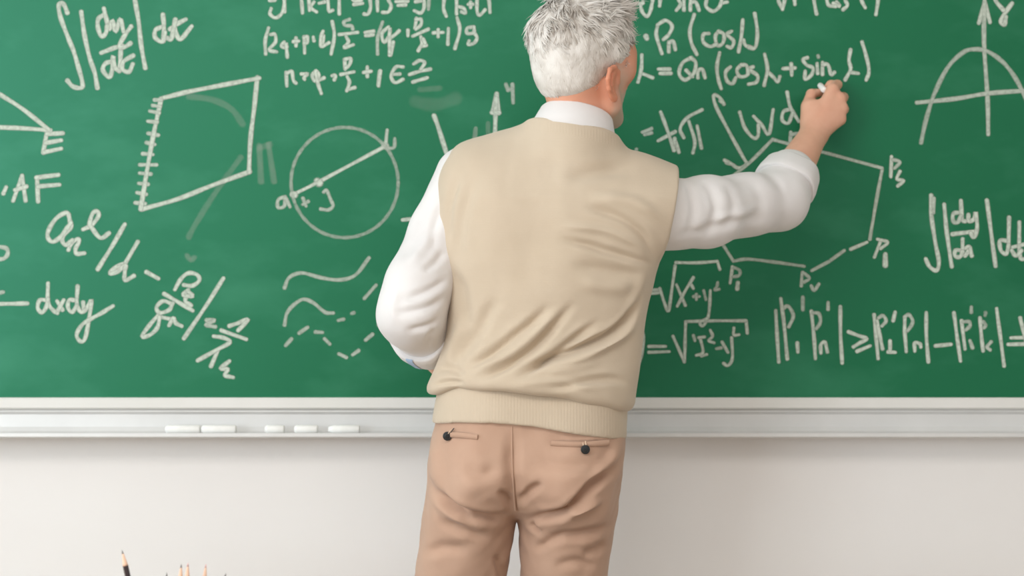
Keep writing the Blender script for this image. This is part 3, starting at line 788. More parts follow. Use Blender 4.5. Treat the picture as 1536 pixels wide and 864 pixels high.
# right hand closed on the chalk: back of the hand to the camera, fingers curled towards the board
def hp(x, y, d): return P(x, y, d)
mcp = [hp(1249, 134, 3.368), hp(1260, 148, 3.364), hp(1263, 163, 3.360), hp(1260, 179, 3.356)]
palm_c = hp(1232, 178, 3.352)
for i, m in enumerate(mcp):
    BF.cone(WR_R + (m - WR_R) * 0.08, m, .0215 - .001 * i, .0125, .010)
BF.cone(WR_R, hp(1218, 160, 3.362), .024, .016, .014)
chain_pts = [
    [mcp[0], hp(1256, 127, 3.398), hp(1246, 127, 3.414), hp(1237, 136, 3.412)],
    [mcp[1], hp(1265, 146, 3.402), hp(1252, 147, 3.420), hp(1240, 146, 3.414)],
    [mcp[2], hp(1266, 164, 3.398), hp(1252, 164, 3.414), hp(1240, 162, 3.402)],
    [mcp[3], hp(1262, 180, 3.390), hp(1250, 180, 3.403), hp(1240, 177, 3.394)]]
for i, c in enumerate(chain_pts):
    r = (.0102, .0104, .0099, .0088)[i]
    BF.cone(c[0], c[1], r * 1.18, r, .005); BF.cone(c[1], c[2], r, r * .92, .003); BF.cone(c[2], c[3], r * .92, r * .8, .003)
th = [hp(1213, 182, 3.352), hp(1211, 160, 3.368), hp(1217, 141, 3.384), hp(1231, 139, 3.398)]
BF.cone(th[0], th[1], .017, .0128, .010); BF.cone(th[1], th[2], .0125, .0108, .004); BF.cone(th[2], th[3], .0108, .0082, .003)
# left hand resting on the front of the hip
hd = np.array([0.93, 0.09, -0.36]); hd /= np.linalg.norm(hd)
side = np.cross(hd, [0.0, -1.0, 0.1]); side /= np.linalg.norm(side)
for i in range(4):
    o = (i - 1.5) * 0.019
    m = WR_L + hd * 0.088 + side * o
    BF.cone(WR_L + side * o * .5 + hd * .008, m, .0165, .0115, .009)
    L = (.040, .045, .042, .033)[i]
    curl = np.array([0.88, -0.06, -0.42]); curl /= np.linalg.norm(curl)
    p1 = m + hd * L * .6 + curl * L * .5; p2 = p1 + curl * L * .7; p3 = p2 + (curl + np.array([0, -.15, 0])) * L * .45
    BF.cone(m, p1, .0108, .0096, .004); BF.cone(p1, p2, .0096, .0088, .003); BF.cone(p2, p3, .0088, .0075, .003)
t0 = WR_L + hd * .02 - side * .022; t1 = t0 + hd * .035 - side * .022; t2 = t1 + hd * .032 - side * .004; t3 = t2 + hd * .024
BF.cone(t0, t1, .0155, .0125, .008); BF.cone(t1, t2, .0118, .0108, .004); BF.cone(t2, t3, .0105, .0082, .003)

# neck and head
NB = P(859, 208, 3.015)
BF.cone(NB, H(0, -.014, -.060), .053, .052, .015)
BF.cone(NB, H(0, .012, -.085), .050, .044, .02)
BF.ell(H(0, -.012, .028), (.073, .094, .086), HR, .02)
BF.ell(H(0, .030, -.030), (.060, .062, .082), HR, .025)
BF.ell(H(0, -.042, -.030), (.055, .048, .050), HR, .02)
BF.ell(H(0, .068, -.092), (.027, .022, .021), HR, .02)
for s in (-1, 1):
    BF.cone(H(s * .060, .006, -.035), H(s * .052, .020, -.075), .014, .014, .018)
    BF.cone(H(s * .052, .020, -.075), H(s * .020, .070, -.096), .015, .015, .018)
    BF.ell(H(s * .049, .052, -.012), (.021, .026, .020), HR, .02); BF.ell(H(s * .050, .050, .020), (.019, .032, .034), HR, .02)
    BF.cone(H(s * .010, .083, .024), H(s * .046, .068, .024), .010, .009, .012)
    BF.ell(H(s * .027, .097, .006), (.012, .012, .0095), HR, .007, sub=True)
    BF.ell(H(s * .028, .0755, .006), (.0145, .0135, .0125), HR, .004)
    BF.ell(H(s * .011, .100, -.036), (.0085, .009, .0075), HR, .006)
    # ear: bowl, outer rim, inner fold and lobe
    def E(u, v, o): return H(s * (.074 + (o + 0.20 * (u + .004)) * (1 if s > 0 else .5)), (-.001 - u * 1.3) if s > 0 else (.008 - u), -.040 + v * .86)
    out = [(-.010, .004, 0), (-.006, .026, .002), (.006, .034, .004), (.020, .026, .006), (.025, .006, .007), (.019, -.014, .005), (.008, -.028, .002), (-.004, -.030, 0)]
    for i in range(len(out) - 1): BF.cone(E(*out[i]), E(*out[i + 1]), .0046, .0046, .004)
    inn = [(.004, .020, .003), (.013, .010, .005), (.012, -.006, .004), (.002, -.018, .002)]
    for i in range(3): BF.cone(E(*inn[i]), E(*inn[i + 1]), .0036, .0036, .004)
    BF.cone(E(.004, .022, -.002), E(.004, -.018, -.002), .013, .010, .006, flat=HR @ np.array([s * .94, .34, 0]), ff=.42)
    BF.ell(E(.000, -.029, .001), (.006, .008, .009), HR, .005)
BF.cone(H(0, .088, .016), H(0, .110, -.026), .0085, .011, .010)
BF.ell(H(0, .111, -.033), (.011, .010, .009), HR, .006)
BF.ell(H(0, .090, -.060), (.024, .010, .0058), HR, .006)
BF.ell(H(0, .089, -.070), (.021, .010, .0068), HR, .005)
# feet
FT = [P(650, 1452, 3.0), P(832, 1452, 3.0)]
for f_ in FT:
    f_[2] = .045
    BF.cone(f_ + np.array([0, -.02, .06]), f_ + np.array([0, -.02, 0]), .040, .034, .02)
    BF.cone(f_ + np.array([0, -.03, -.008]), f_ + np.array([0, .13, -.018]), .030, .022, .02)
bV, bQ = surface(BF, 2)
del BF
bme = mesh_np('person', bV, bQ)
loc = (bV - HEAD) @ HR
beard = np.clip((loc[:, 1] - .012) / .02, 0, 1) * np.clip((-.040 - loc[:, 2] + 0.25 * (loc[:, 1] - .03)) / .018, 0, 1) * (np.linalg.norm(loc, axis=1) < .16) * np.clip((loc[:, 2] + .13) / .02, 0, 1)
side_b = np.clip((np.abs(loc[:, 0]) - .036) / .012, 0, 1) * np.clip((loc[:, 1] - .004) / .010, 0, 1) * np.clip((.060 - loc[:, 1]) / .02, 0, 1) * np.clip((.004 - loc[:, 2]) / .012, 0, 1) * np.clip((loc[:, 2] + .12) / .02, 0, 1) * (np.linalg.norm(loc, axis=1) < .16)
beard = np.maximum(beard, side_b * .75) * 0.9
ear = np.clip((np.abs(loc[:, 0]) - .066) / .012, 0, 1) * (np.abs(loc[:, 2] + .034) < .055) * (np.linalg.norm(loc, axis=1) < .14)
nk = (np.linalg.norm(loc - np.array([0, .0, -.07]), axis=1) < .10) * np.clip((-.03 - loc[:, 2]) / .03, 0, 1) * (1 - beard)
face = (np.linalg.norm(loc, axis=1) < .16) * np.clip((loc[:, 1]) / .05, 0, 1) * 0.55 * (1 - beard)
flush = np.clip(np.maximum(np.maximum(ear * .85, nk * .40), face), 0, 1)
for nm, val in (('beard', beard), ('flush', flush)):
    at = bme.attributes.new(nm, 'FLOAT', 'POINT'); at.data.foreach_set('value', val.astype(np.float32))
person = link('person', bme, M['skin'])
tag(person, 'grey-haired man in beige knitted vest, white shirt and tan trousers writing on the chalkboard', 'person')

# eyes
for s in (-1, 1):
    c = H(s * .027, .0785, .006)
    ey = lathe('eye', [(.0005, -.0116)] + [(.0116 * math.sin(a), -.0116 * math.cos(a)) for a in np.linspace(.2, 2.94, 10)] + [(.0005, .0116)], M['eye'], person, 20, c, HR @ np.array([0, 1, 0]))
    lathe('iris', [(.0056, .0105), (.0052, .0119), (.0025, .0126), (.0004, .0127)], M['iris'], ey, 18, c, HR @ np.array([0, 1, 0]))

# ---- hair: a thick uneven cap plus many short locks
HF = Field(H(0, 0, 0) - np.array([.16, .16, .16]), H(0, 0, 0) + np.array([.16, .16, .18]), 0.0026)
s_, g = HF.sl(HF.lo, HF.lo + HF.n * HF.h)
lx = [(g[0] - HEAD[0]) * HR[0, i] + (g[1] - HEAD[1]) * HR[1, i] + (g[2] - HEAD[2]) * HR[2, i] for i in range(3)]
def ell_l(c, r):
    q = [lx[i] - c[i] for i in range(3)]
    k0 = np.sqrt(sum((q[i] / r[i]) ** 2 for i in range(3))); k1 = np.sqrt(sum((q[i] / r[i] ** 2) ** 2 for i in range(3))) + 1e-9
    return k0 * (k0 - 1) / k1
d = ell_l((0, -.014, .036), (.082, .103, .090))
def smin(a, b, k):
    hh = np.clip(.5 + .5 * (a - b) / k, 0, 1); return a * (1 - hh) + b * hh - k * hh * (1 - hh)
d = smin(d, ell_l((0, -.046, -.014), (.064, .058, .064)), .02)
d = smin(d, ell_l((.0, .030, .100), (.062, .062, .034)), .02)
# hair line: from the nape up behind the ear, round it and forward to the temple and brow
yy = lx[1]
line = np.interp(np.broadcast_to(yy, d.shape).ravel(), [-.12, -.055, -.030, -.016, .000, .012, .026, .036, .046, .075], [-.071, -.071, -.060, -.030, .000, .004, -.012, .000, .040, .085]).reshape(d.shape)
d = smax(d, (line - lx[2]).astype(np.float32), .008)
HF.union(s_, d.astype(np.float32))
hV, hQ = surface(HF, 2)
hN = normals(hV, hQ); hl = (hV - HEAD) @ HR
clump = wav(hl * np.array([1.3, 1.3, .8]), 3, 26, 9); fine = wav(hl * np.array([1.4, 1.4, .5]), 5, 60, 9)
topw = np.clip((hl[:, 2] + .02) / .10, 0.15, 1)
hV = hV + hN * ((clump * .0032 + fine * .0014) * topw + .0008)[:, None]
hV = relax(hV, hQ, .3)
hN = normals(hV, hQ)
def hair_tone(l, seed):
    t = .78 + .13 * wav(l, 11, 14, 8) + .10 * wav(l, 12, 45, 8)
    right = np.exp(-(((l[:, 0] - .035) / .03) ** 2 + ((l[:, 2] - .065) / .022) ** 2 + ((l[:, 1] + .06) / .06) ** 2))
    return np.clip(t - .46 * right, 0.05, 1)
hme = mesh_np('hair', hV, hQ)
at = hme.attributes.new('tone', 'FLOAT', 'POINT'); at.data.foreach_set('value', hair_tone(hl, 1).astype(np.float32))
hair = link('hair', hme, M['hair'], person); hair['label'] = 'short tousled light grey hair'
# locks
NS = 15000
fc = rng.integers(0, len(hQ), NS); root = hV[hQ[fc]].mean(1); nrm = hN[hQ[fc, 0]]
rl = (root - HEAD) @ HR; nl = nrm @ HR
ok = (rl[:, 2] > -.072) & (nl[:, 2] > -.75); root, nrm, rl, nl = root[ok], nrm[ok], rl[ok], nl[ok]
crown_p = np.array([.005, -.070, .088])
flow = rl - crown_p; flow[:, 2] -= .035
flow += np.cross(np.array([0, 0, 1.0]), rl - crown_p) * .45
flow += .055 * np.stack([wav(rl, 21, 16), wav(rl, 22, 16), wav(rl, 23, 16)], 1)
flow -= nl * (flow * nl).sum(1, keepdims=True); flow /= np.linalg.norm(flow, axis=1, keepdims=True) + 1e-9
up = np.clip((rl[:, 2] + .02) / .09, 0, 1)
length = (.012 + .015 * up) * rng.uniform(.7, 1.3, len(rl))
lift = (.07 + .06 * up) * rng.uniform(.5, 1.1, len(rl)) * np.clip(1 + .5 * wav(rl, 31, 18), 0, 1.6)
wid = .0011 * rng.uniform(.7, 1.5, len(rl))
sidev = np.cross(nl, flow)
tone = np.clip(hair_tone(rl, 1) + rng.normal(0, .10, len(rl)), 0, 1)
V_, F_, T_ = [], [], []
prev = 0
bend = .55 * wav(rl, 33, 20) + rng.normal(0, .12, len(rl))
for k, tt in enumerate((0, .4, .75, 1.0)):
    c = rl + flow * (length * tt)[:, None] + nl * (length * (lift * tt - .22 * tt * tt) - .0006)[:, None] + sidev * (length * bend * tt * tt)[:, None]
    wk = wid * (1, 1.0, .7, .12)[k]
    V_.append(np.stack([c - sidev * wk[:, None], c + nl * (wk * .7)[:, None], c + sidev * wk[:, None]], 1))
V_ = np.stack(V_, 1)                   # strand, ring, 3, xyz
n = len(V_); base = np.arange(n)[:, None] * 12
qs = []
for k in range(3):
    for j in range(2):
        qs.append(np.stack([base[:, 0] + k * 3 + j, base[:, 0] + k * 3 + j + 1, base[:, 0] + (k + 1) * 3 + j + 1, base[:, 0] + (k + 1) * 3 + j], 1))
qs = np.concatenate(qs)
wV = HEAD + V_.reshape(-1, 3) @ HR.T
lme = mesh_np('hair_locks', wV, qs)
at = lme.attributes.new('tone', 'FLOAT', 'POINT'); at.data.foreach_set('value', np.repeat(tone, 12).astype(np.float32))
lk = link('hair_locks', lme, M['hair'], hair); lk['kind'] = 'stuff'

# ---- trousers
print('trousers')
TF = Field((-.30, -.68, .07), (.26, -.24, 1.09), 0.0032)
d = padded(TF, trou_poly, .11, tTb, tTf, yc_t, BUTT)
top = (TF.ax[2] - zpx(604))[None, None, :]; bot = (zpx(1432) - TF.ax[2])[None, None, :]
TF.F = smax(smax(d, np.broadcast_to(top, d.shape), .006), np.broadcast_to(bot, d.shape), .006).astype(np.float32)
tV, tQ = surface(TF, 2)
tV = folds(tV, tQ, [
 ([(936,684),(918,704),(896,722),(868,752),(845,770),(812,776),(778,779)], 9, -11),
 ([(772,772),(738,777),(702,772),(672,756),(650,730)], 9, -8),
 ([(818,722),(798,735),(776,757)], 8, -5), ([(745,732),(762,750),(770,768)], 8, -5),
 ([(768,640),(768,690),(770,740),(774,778)], 14, -4.5),
 ([(925,783),(895,796),(862,804),(815,800)], 9, -6), ([(794,782),(802,792),(812,800)], 5, -5),
 ([(640,705),(652,738),(680,765),(722,795)], 8, -5), ([(652,780),(690,795),(738,806)], 9, -5),
 ([(840,770),(875,765),(905,745)], 8, 5), ([(800,826),(825,812),(850,806)], 9, -4),
 ([(632,830),(670,822),(705,828)], 12, -4), ([(870,832),(892,826),(915,812)], 10, -4),
 ([(690,700),(720,712),(750,700)], 14, -3), ([(800,690),(850,700),(900,690)], 14, -3),
 ([(930,660),(915,690),(880,730)], 9, 4), ([(656,660),(650,700),(664,740)], 10, 3), ([(742,830),(750,848),(755,880)], 8, -4), ([(826,850),(860,842),(898,850)], 10, -3),
 ([(826,663),(870,664),(914,661)], 3.0, -2), ([(664,651),(690,652),(716,654)], 3.0, -2),
], gain=1.9)
tN = normals(tV, tQ); tV = tV + tN * (wav(tV * np.array([1, 1, .8]), 41, 9) * .0018 + wav(tV, 42, 22) * .0007)[:, None]
trousers = link('trousers', mesh_np('trousers', tV, tQ), M['trousers'], person); trousers['label'] = 'tan cotton trousers with two buttoned back pockets'

def back_point(V, x, y):
    """camera-side surface point of a garment under a pixel of the back view"""
    px = to_px(V); d = np.hypot(px[:, 0] - x, px[:, 1] - y); c = d < 6
    i = np.where(c)[0][np.argmin(V[c, 1])]
    y_ = V[i, 1]; return P(x, y, y_ - CAM_Y)

def strip(name, pts, w0, thick, mat, parent, V):
    """narrow raised strip following a garment"""
    pp = catmull(pts, 4); vs = []; fs = []
    c = np.array([back_point(V, *p) for p in pp])
    c[1:-1] = (c[:-2] + 2 * c[1:-1] + c[2:]) / 4
    tg = np.gradient(c, axis=0); tg /= np.linalg.norm(tg, axis=1, keepdims=True)
    sd = np.cross(tg, [0, -1, 0]); sd /= np.linalg.norm(sd, axis=1, keepdims=True)
    o = np.array([0, -1, 0])
    for a, b in zip(c, sd):
        vs += [a - b * w0 / 2 + o * -.002, a - b * w0 * .35 + o * thick, a + b * w0 * .35 + o * thick, a + b * w0 / 2 + o * -.002]
    for i in range(len(c) - 1):
        for j in range(3): fs.append([i * 4 + j, i * 4 + j + 1, i * 4 + j + 5, i * 4 + j + 4])
    return link(name, mesh_np(name, vs, fs), mat, parent)
strip('back_seam', [(768,640),(768,690),(770,730),(773,766)], .0035, .0006, M['trousers'], trousers, tV)
for nm, pts in (('pocket_welt', [(664,652),(690,653),(716,656)]), ('pocket_welt', [(826,665),(870,667),(914,664)])):
    strip(nm, pts, .010, .0014, M['trousers'], trousers, tV)
for bx, by, tx, ty in ((671, 654, 679, 643), (878, 674, 876, 662)):
    c = back_point(tV, bx, by)
    b = lathe('pocket_button', [(.0010, .0052), (.0045, .0052), (.0060, .0046), (.0072, .0050), (.0080, .0040), (.0080, .0020), (.0066, -.0010), (.0006, -.001)][::-1], M['button'], trousers, 24, c, (0, -1, 0))
    b['label'] = 'dark round pocket button'
    for a in range(4):
        q = c + np.array([.0022 * math.cos(a * 1.57 + .78), -.0056, .0022 * math.sin(a * 1.57 + .78)])
        lathe('button_hole', [(.0007, -.0006), (.0007, .0004)], M['sole'], b, 8, q, (0, -1, 0))
    e = back_point(tV, tx, ty)
    tv = [e, (e + c) / 2, c]
    cu = np.array(catmull([np.array(p) + np.array([0, -.003, 0]) for p in tv], 4))
    for off in (-1, 1):
        sd = np.array([.0022 * off, 0, .0009 * off]); vs = []; fs = []
        for p in cu:
            for a in range(5):
                vs.append(p + sd + .0011 * np.array([math.cos(a * 1.257), math.sin(a * 1.257), .3 * math.sin(a * 1.257)]))
        for i in range(len(cu) - 1):
            for a in range(5): fs.append([i * 5 + a, i * 5 + (a + 1) % 5, (i + 1) * 5 + (a + 1) % 5, (i + 1) * 5 + a])
        link('button_loop', mesh_np('button_loop', vs, fs), M['button'] if bx < 700 and off > 0 else M['buttonhole'], trousers)

# ---- vest
print('vest')
VF = Field((-.26, -.68, .96), (.42, -.22, 1.60), 0.003)
d = padded(VF, vest_poly, .185, vTb, vTf, yc_t)
X = VF.ax[0][:, None]; Zz = VF.ax[2][None, :]
lowc = curve_z([(620, 596), (640, 597), (660, 590), (690, 580), (760, 581), (850, 592), (900, 607), (930, 618), (960, 624)])
cut = (lowc(VF.ax[0].astype(float))[:, None] - Zz)[:, None, :]
d = smax(d, np.broadcast_to(cut, d.shape).astype(np.float32), .030)
arm_r = [tuple(P(x, y)[[2, 0]]) for x, y in ((1021, 225), (1018, 248), (1015, 280), (1009, 320), (1000, 360), (990, 392), (985, 420))]
arm_r.sort()
axr = np.interp(VF.ax[2], [a for a, _ in arm_r] , [b for _, b in arm_r]); axr = np.where(VF.ax[2] < zpx(398), 9, axr)
cutr = (VF.ax[0][:, None] - axr[None, :])[:, None, :]
d = smax(d, np.broadcast_to(cutr, d.shape).astype(np.float32), .006)
# neck opening
gx, gy, gz = np.meshgrid(*VF.ax, indexing='ij', sparse=True)
VF.F = d.astype(np.float32)
an = cax / np.linalg.norm(cax)
hgt = (gx - cc[0]) * an[0] + (gy - cc[1]) * an[1] + (gz - cc[2]) * an[2]
rad = np.sqrt(np.maximum((gx - cc[0]) ** 2 + (gy - cc[1]) ** 2 + (gz - cc[2]) ** 2 - hgt ** 2, 0)) - (.0765 - .12 * np.minimum(hgt + .012, 0))
ring = smax(smax(rad, hgt + .012, .005), -.07 - hgt, .01).astype(np.float32)
VF.F = smax(VF.F, np.broadcast_to(hgt + .012, VF.F.shape), .006).astype(np.float32)
VF.union(tuple(slice(0, k) for k in VF.n), ring, .03)
vV, vQ = surface(VF, 2)
vV = folds(vV, vQ, [
 ([(966,425),(956,455),(940,480),(915,502),(885,516),(850,530),(800,548),(770,560)], 7.5, -12),
 ([(962,470),(942,498),(905,522),(868,540),(815,556)], 9, 6),
 ([(905,478),(872,502),(840,525),(805,550),(765,572)], 8, -8), ([(868,448),(842,476),(816,506),(790,530),(745,556),(705,572)], 9, -8),
 ([(830,452),(800,482),(772,504),(752,520),(715,545),(690,556)], 9, -6.5), ([(752,440),(734,466),(715,500),(690,532),(672,548)], 13, -5), ([(700,560),(755,540),(805,500),(850,455)], 9, 4),
 ([(950,582),(925,570),(890,570),(850,578),(815,582)], 8, -6), ([(770,577),(840,573),(905,586)], 7, 3),
 ([(830,356),(880,367),(912,377),(950,388),(986,400)], 8, -6), ([(870,306),(915,320),(944,334),(968,358),(982,396)], 9, -6),
 ([(830,338),(900,345),(945,362),(970,384)], 8, 4), ([(880,296),(950,304),(1000,335)], 12, 4),
 ([(840,268),(900,258),(960,250)], 14, -4), ([(850,394),(910,406),(970,414)], 13, -4), ([(860,420),(910,432),(955,430)], 13, 3),
 ([(690,255),(674,310),(672,380)], 9, -3.5), ([(716,255),(692,330),(684,400)], 13, -3), ([(668,400),(690,430),(704,500)], 13, -3),
 ([(655,560),(672,552),(700,562)], 8, -4), ([(646,582),(665,573),(700,574)], 5, -4), ([(694,470),(680,520),(662,552)], 11, 4),
 ([(966,395),(958,440),(945,475)], 11, 3), ([(800,560),(850,556),(915,536)], 9, 3.5), ([(800,250),(795,350),(790,450)], 42, -4),
], gain=1.6)
vN = normals(vV, vQ); vV = vV + vN * (wav(vV, 51, 6) * .0016 + wav(vV, 52, 15) * .0006)[:, None]
px = to_px(vV); cpx = px[vQ].mean(1); cz = vV[vQ].mean(1)
neck_line = np.interp(cpx[:, 0], [780, 797, 842, 880, 922, 945], [182, 186, 189, 197, 209, 224])
m_neck = (cpx[:, 1] < neck_line + 10) & (cpx[:, 0] > 770) & (cpx[:, 0] < 946)
m_arm = (cz[:, 0] > np.interp(cz[:, 2], [a for a, _ in arm_r], [b for _, b in arm_r]) - .016) & (cpx[:, 1] < 396) & (cpx[:, 1] > 232)
def split(V, Q, mask):
    q = Q[mask]; u, inv = np.unique(q, return_inverse=True); return V[u], inv.reshape(q.shape)
vest = link('knitted_vest', mesh_np('knitted_vest', *split(vV, vQ, ~(m_neck | m_arm))), M['vest'], person); vest['label'] = 'beige fine knit sleeveless vest'
link('neck_rib', mesh_np('neck_rib', *split(vV, vQ, m_neck)), M['rib'], vest)
ar = link('armhole_rib', mesh_np('armhole_rib', *split(vV, vQ, m_arm & ~m_neck)), M['armrib'], vest)
# ribbed hem under the blousing
HEM = [(662,500),(658,560),(655,590),(648,632),(645,680),(645,760),(945,760),(942,690),(940,655),(941,620),(944,580),(946,500)]
HF2 = Field((-.26, -.66, .93), (.26, -.24, 1.12), 0.003)
hTb = table([(500, .095), (580, .108), (605, .122), (640, .129), (680, .131)]); hTf = table([(500, .115), (640, .130), (680, .132)])
d = padded(HF2, px_poly(HEM), .13, hTb, hTf, yc_t)
hb = curve_z([(630, 636), (650, 634), (690, 628), (740, 627), (800, 632), (870, 645), (938, 657), (960, 660)])
cut = (hb(HF2.ax[0].astype(float))[:, None] - HF2.ax[2][None, :])[:, None, :]
d = smax(d, np.broadcast_to(cut, d.shape).astype(np.float32), .005)
d = smax(d, np.broadcast_to((HF2.ax[2] - zpx(560))[None, None, :], d.shape).astype(np.float32), .005)
HF2.F = d.astype(np.float32)
qV, qQ = surface(HF2, 2)
link('hem_rib', mesh_np('hem_rib', qV, qQ), M['rib'], vest)

# ---- shirt
print('shirt')
SF = Field((-.30, -.66, 1.02), (.60, -.14, 1.56), 0.003)
s_, g_ = SF.sl((-.20, -.62, 1.085), (.34, -.28, 1.55))
f_ = Field.__new__(Field); f_.h = SF.h; f_.ax = [SF.ax[i][s_[i]] for i in range(3)]
SF.union(s_, padded(f_, vest_poly, .185, vTb, vTf, yc_t, (), .030))
SF.F[:, :, SF.ax[2] > zpx(205)] = 1.0
fr = EL_R + (WR_R - EL_R) * .30
SF.cone(P(985, 323, 3.0), P(1060, 318, 3.06), .066, .063, .02)
SF.cone(P(1060, 316, 3.06), P(1120, 308, 3.125), .063, .057, .02)
SF.cone(P(1120, 307, 3.125), EL_R + np.array([.0, -.004, -.006]), .057, .058, .02)
SF.cone(EL_R + np.array([0, -.004, -.004]), fr, .058, .054, .015)
lf = EL_L + (WR_L - EL_L) * .42
SF.cone(P(702, 268, 3.034), P(667, 350, 3.03), .062, .061, .02)
SF.cone(P(667, 350, 3.03), P(628, 430, 2.98), .061, .060, .02)
SF.cone(P(628, 430, 2.975), P(616, 470, 2.96), .060, .057, .02)
SF.cone(P(616, 470, 2.96), lf, .056, .052, .02)
sV, sQ = surface(SF, 2)
sV = folds(sV, sQ, [
 ([(1045,266),(1066,285),(1074,315),(1064,345),(1048,364)], 9, -2.6), ([(1080,268),(1098,292),(1100,322),(1086,354)], 9, -2.4), ([(1020,258),(1036,285),(1040,325),(1025,366)], 9, -2.2),
 ([(1110,260),(1134,280),(1142,305),(1130,342)], 12, -2), ([(1000,352),(1050,347),(1110,332),(1165,322)], 9, -2.4), ([(1140,252),(1162,270),(1180,292)], 9, -2.2), ([(1060,332),(1110,320),(1150,305)], 9, 2),
 ([(676,412),(654,430),(628,442),(600,448)], 8, -4), ([(670,372),(652,395),(630,408)], 8, -3.4), ([(672,440),(648,458),(612,468),(585,468)], 8, -4), ([(666,475),(642,488),(605,496)], 7, -3.4),
 ([(668,300),(652,340),(647,380)], 9, -3), ([(660,340),(635,370),(612,400)], 10, 2.5), ([(655,490),(645,505),(640,525)], 6, -3), ([(640,300),(622,350),(600,400)], 12, -2), ([(600,430),(590,460),(595,490)], 8, 2),
], gain=1.4)
sN = normals(sV, sQ); sV = sV + sN * (wav(sV, 61, 8) * .0014 + wav(sV, 62, 20) * .0004)[:, None]
shirt = link('shirt', mesh_np('shirt', sV, sQ), M['shirt'], person); shirt['label'] = 'white cotton shirt with rolled sleeves'

def frame(axis):
    a = axis / np.linalg.norm(axis); u = np.cross(a, [0, 0, 1.0]); u /= np.linalg.norm(u); return a, u, np.cross(u, a)
def band(name, c0, axis, length, r_out, r_in, mat, parent, seed, a0=0, a1=2 * math.pi, flare=0.0, sx=1.0):
    """rolled cloth band around an axis, with thickness and soft dents"""
    a, u, v = frame(axis); seg = 56; closed = a1 - a0 > 6.2
    prof = [(r_in, .10), (r_out - .0015, .0), (r_out + .001, .06), (r_out + .0005, .35), (r_out + flare * .5, .65), (r_out + flare, .93), (r_out + flare - .0015, 1.0), (r_in + flare, .96), (r_in - .001, .5)]
    vs = []; fs = []; r = np.random.default_rng(seed); ph = r.uniform(0, 6.28, 4)
    n = seg if closed else seg + 1
    for k in range(n):
        t = a0 + (a1 - a0) * k / seg
        dent = .0022 * math.sin(2 * t + ph[0]) + .0016 * math.sin(3 * t + ph[1]) + .0010 * math.sin(7 * t + ph[2])
        sh = .004 * math.sin(t + ph[3]) + .002 * math.sin(3 * t + ph[1])
        for rr, h in prof:
            vs.append(c0 + a * (h * length + sh) + (u * math.cos(t) * sx + v * math.sin(t)) * (rr + dent))
    m = len(prof)
    for k in range(seg):
        k2 = (k + 1) % n
        for j in range(m):
            fs.append([k * m + j, k2 * m + j, k2 * m + (j + 1) % m, k * m + (j + 1) % m])
    return link(name, mesh_np(name, vs, fs), mat, parent)
ax_r = WR_R - EL_R; ax_l = WR_L - EL_L
cr = band('rolled_cuff', EL_R + ax_r * .13, ax_r, .054, .0615, .045, M['shirt'], shirt, 3, flare=-.004)
cl = band('rolled_cuff', EL_L + ax_l * .27, ax_l, .052, .0600, .044, M['shirt'], shirt, 5, flare=-.006)
_a, _u, _v = frame(ax_l)
_ts = np.linspace(0, 2 * math.pi, 360); _p = np.array([EL_L + ax_l * .40 + (_u * math.cos(t) + _v * math.sin(t)) * .06 for t in _ts])
_d = np.hypot(*(to_px(_p) - np.array([621, 524])).T) + 400 * (_p[:, 1] - _p[:, 1].min()); tb_ = _ts[np.argmin(_d)]
band('cuff_lining', EL_L + ax_l * .262, ax_l, .054, .0612, .0585, M['bluecuff'], cl, 5, a0=tb_ - .10, a1=tb_ + .10, flare=-.006)

# collar: a stand and the turned-down leaf around the neck, lower in front and on his right
def collar(name, rings, mat, parent, gap):
    a, u, v = frame(cax); seg = 72; vs = []; fs = []
    for k in range(seg + 1):
        t = gap / 2 + (2 * math.pi - gap) * k / seg        # 0 = front of the neck
        dirv = np.array([math.sin(t), math.cos(t), 0.0])
        dirv -= a * (dirv @ a); dirv /= np.linalg.norm(dirv)
        fr_ = (1 + math.cos(t)) / 2
        for r, h in rings:
            vs.append(cc + dirv * r * (1.0 + .10 * fr_) * np.array([1.0, 1, 1]) + a * (h - .018 * fr_ ** 2))
    m = len(rings)
    for k in range(seg):
        for j in range(m): fs.append([k * m + j, (k + 1) * m + j, (k + 1) * m + (j + 1) % m, k * m + (j + 1) % m])
    fs.append(list(range(m))); fs.append([seg * m + j for j in range(m)][::-1])
    return link(name, mesh_np(name, vs, fs), mat, parent)
collar('collar', [(.0580, -.020), (.0580, .027), (.0595, .0315), (.0620, .0320), (.0642, .0295), (.0720, .006), (.0765, -.014), (.0750, -.0155), (.0690, .000), (.0622, .018), (.0615, -.020)], M['shirt'], shirt, .25)

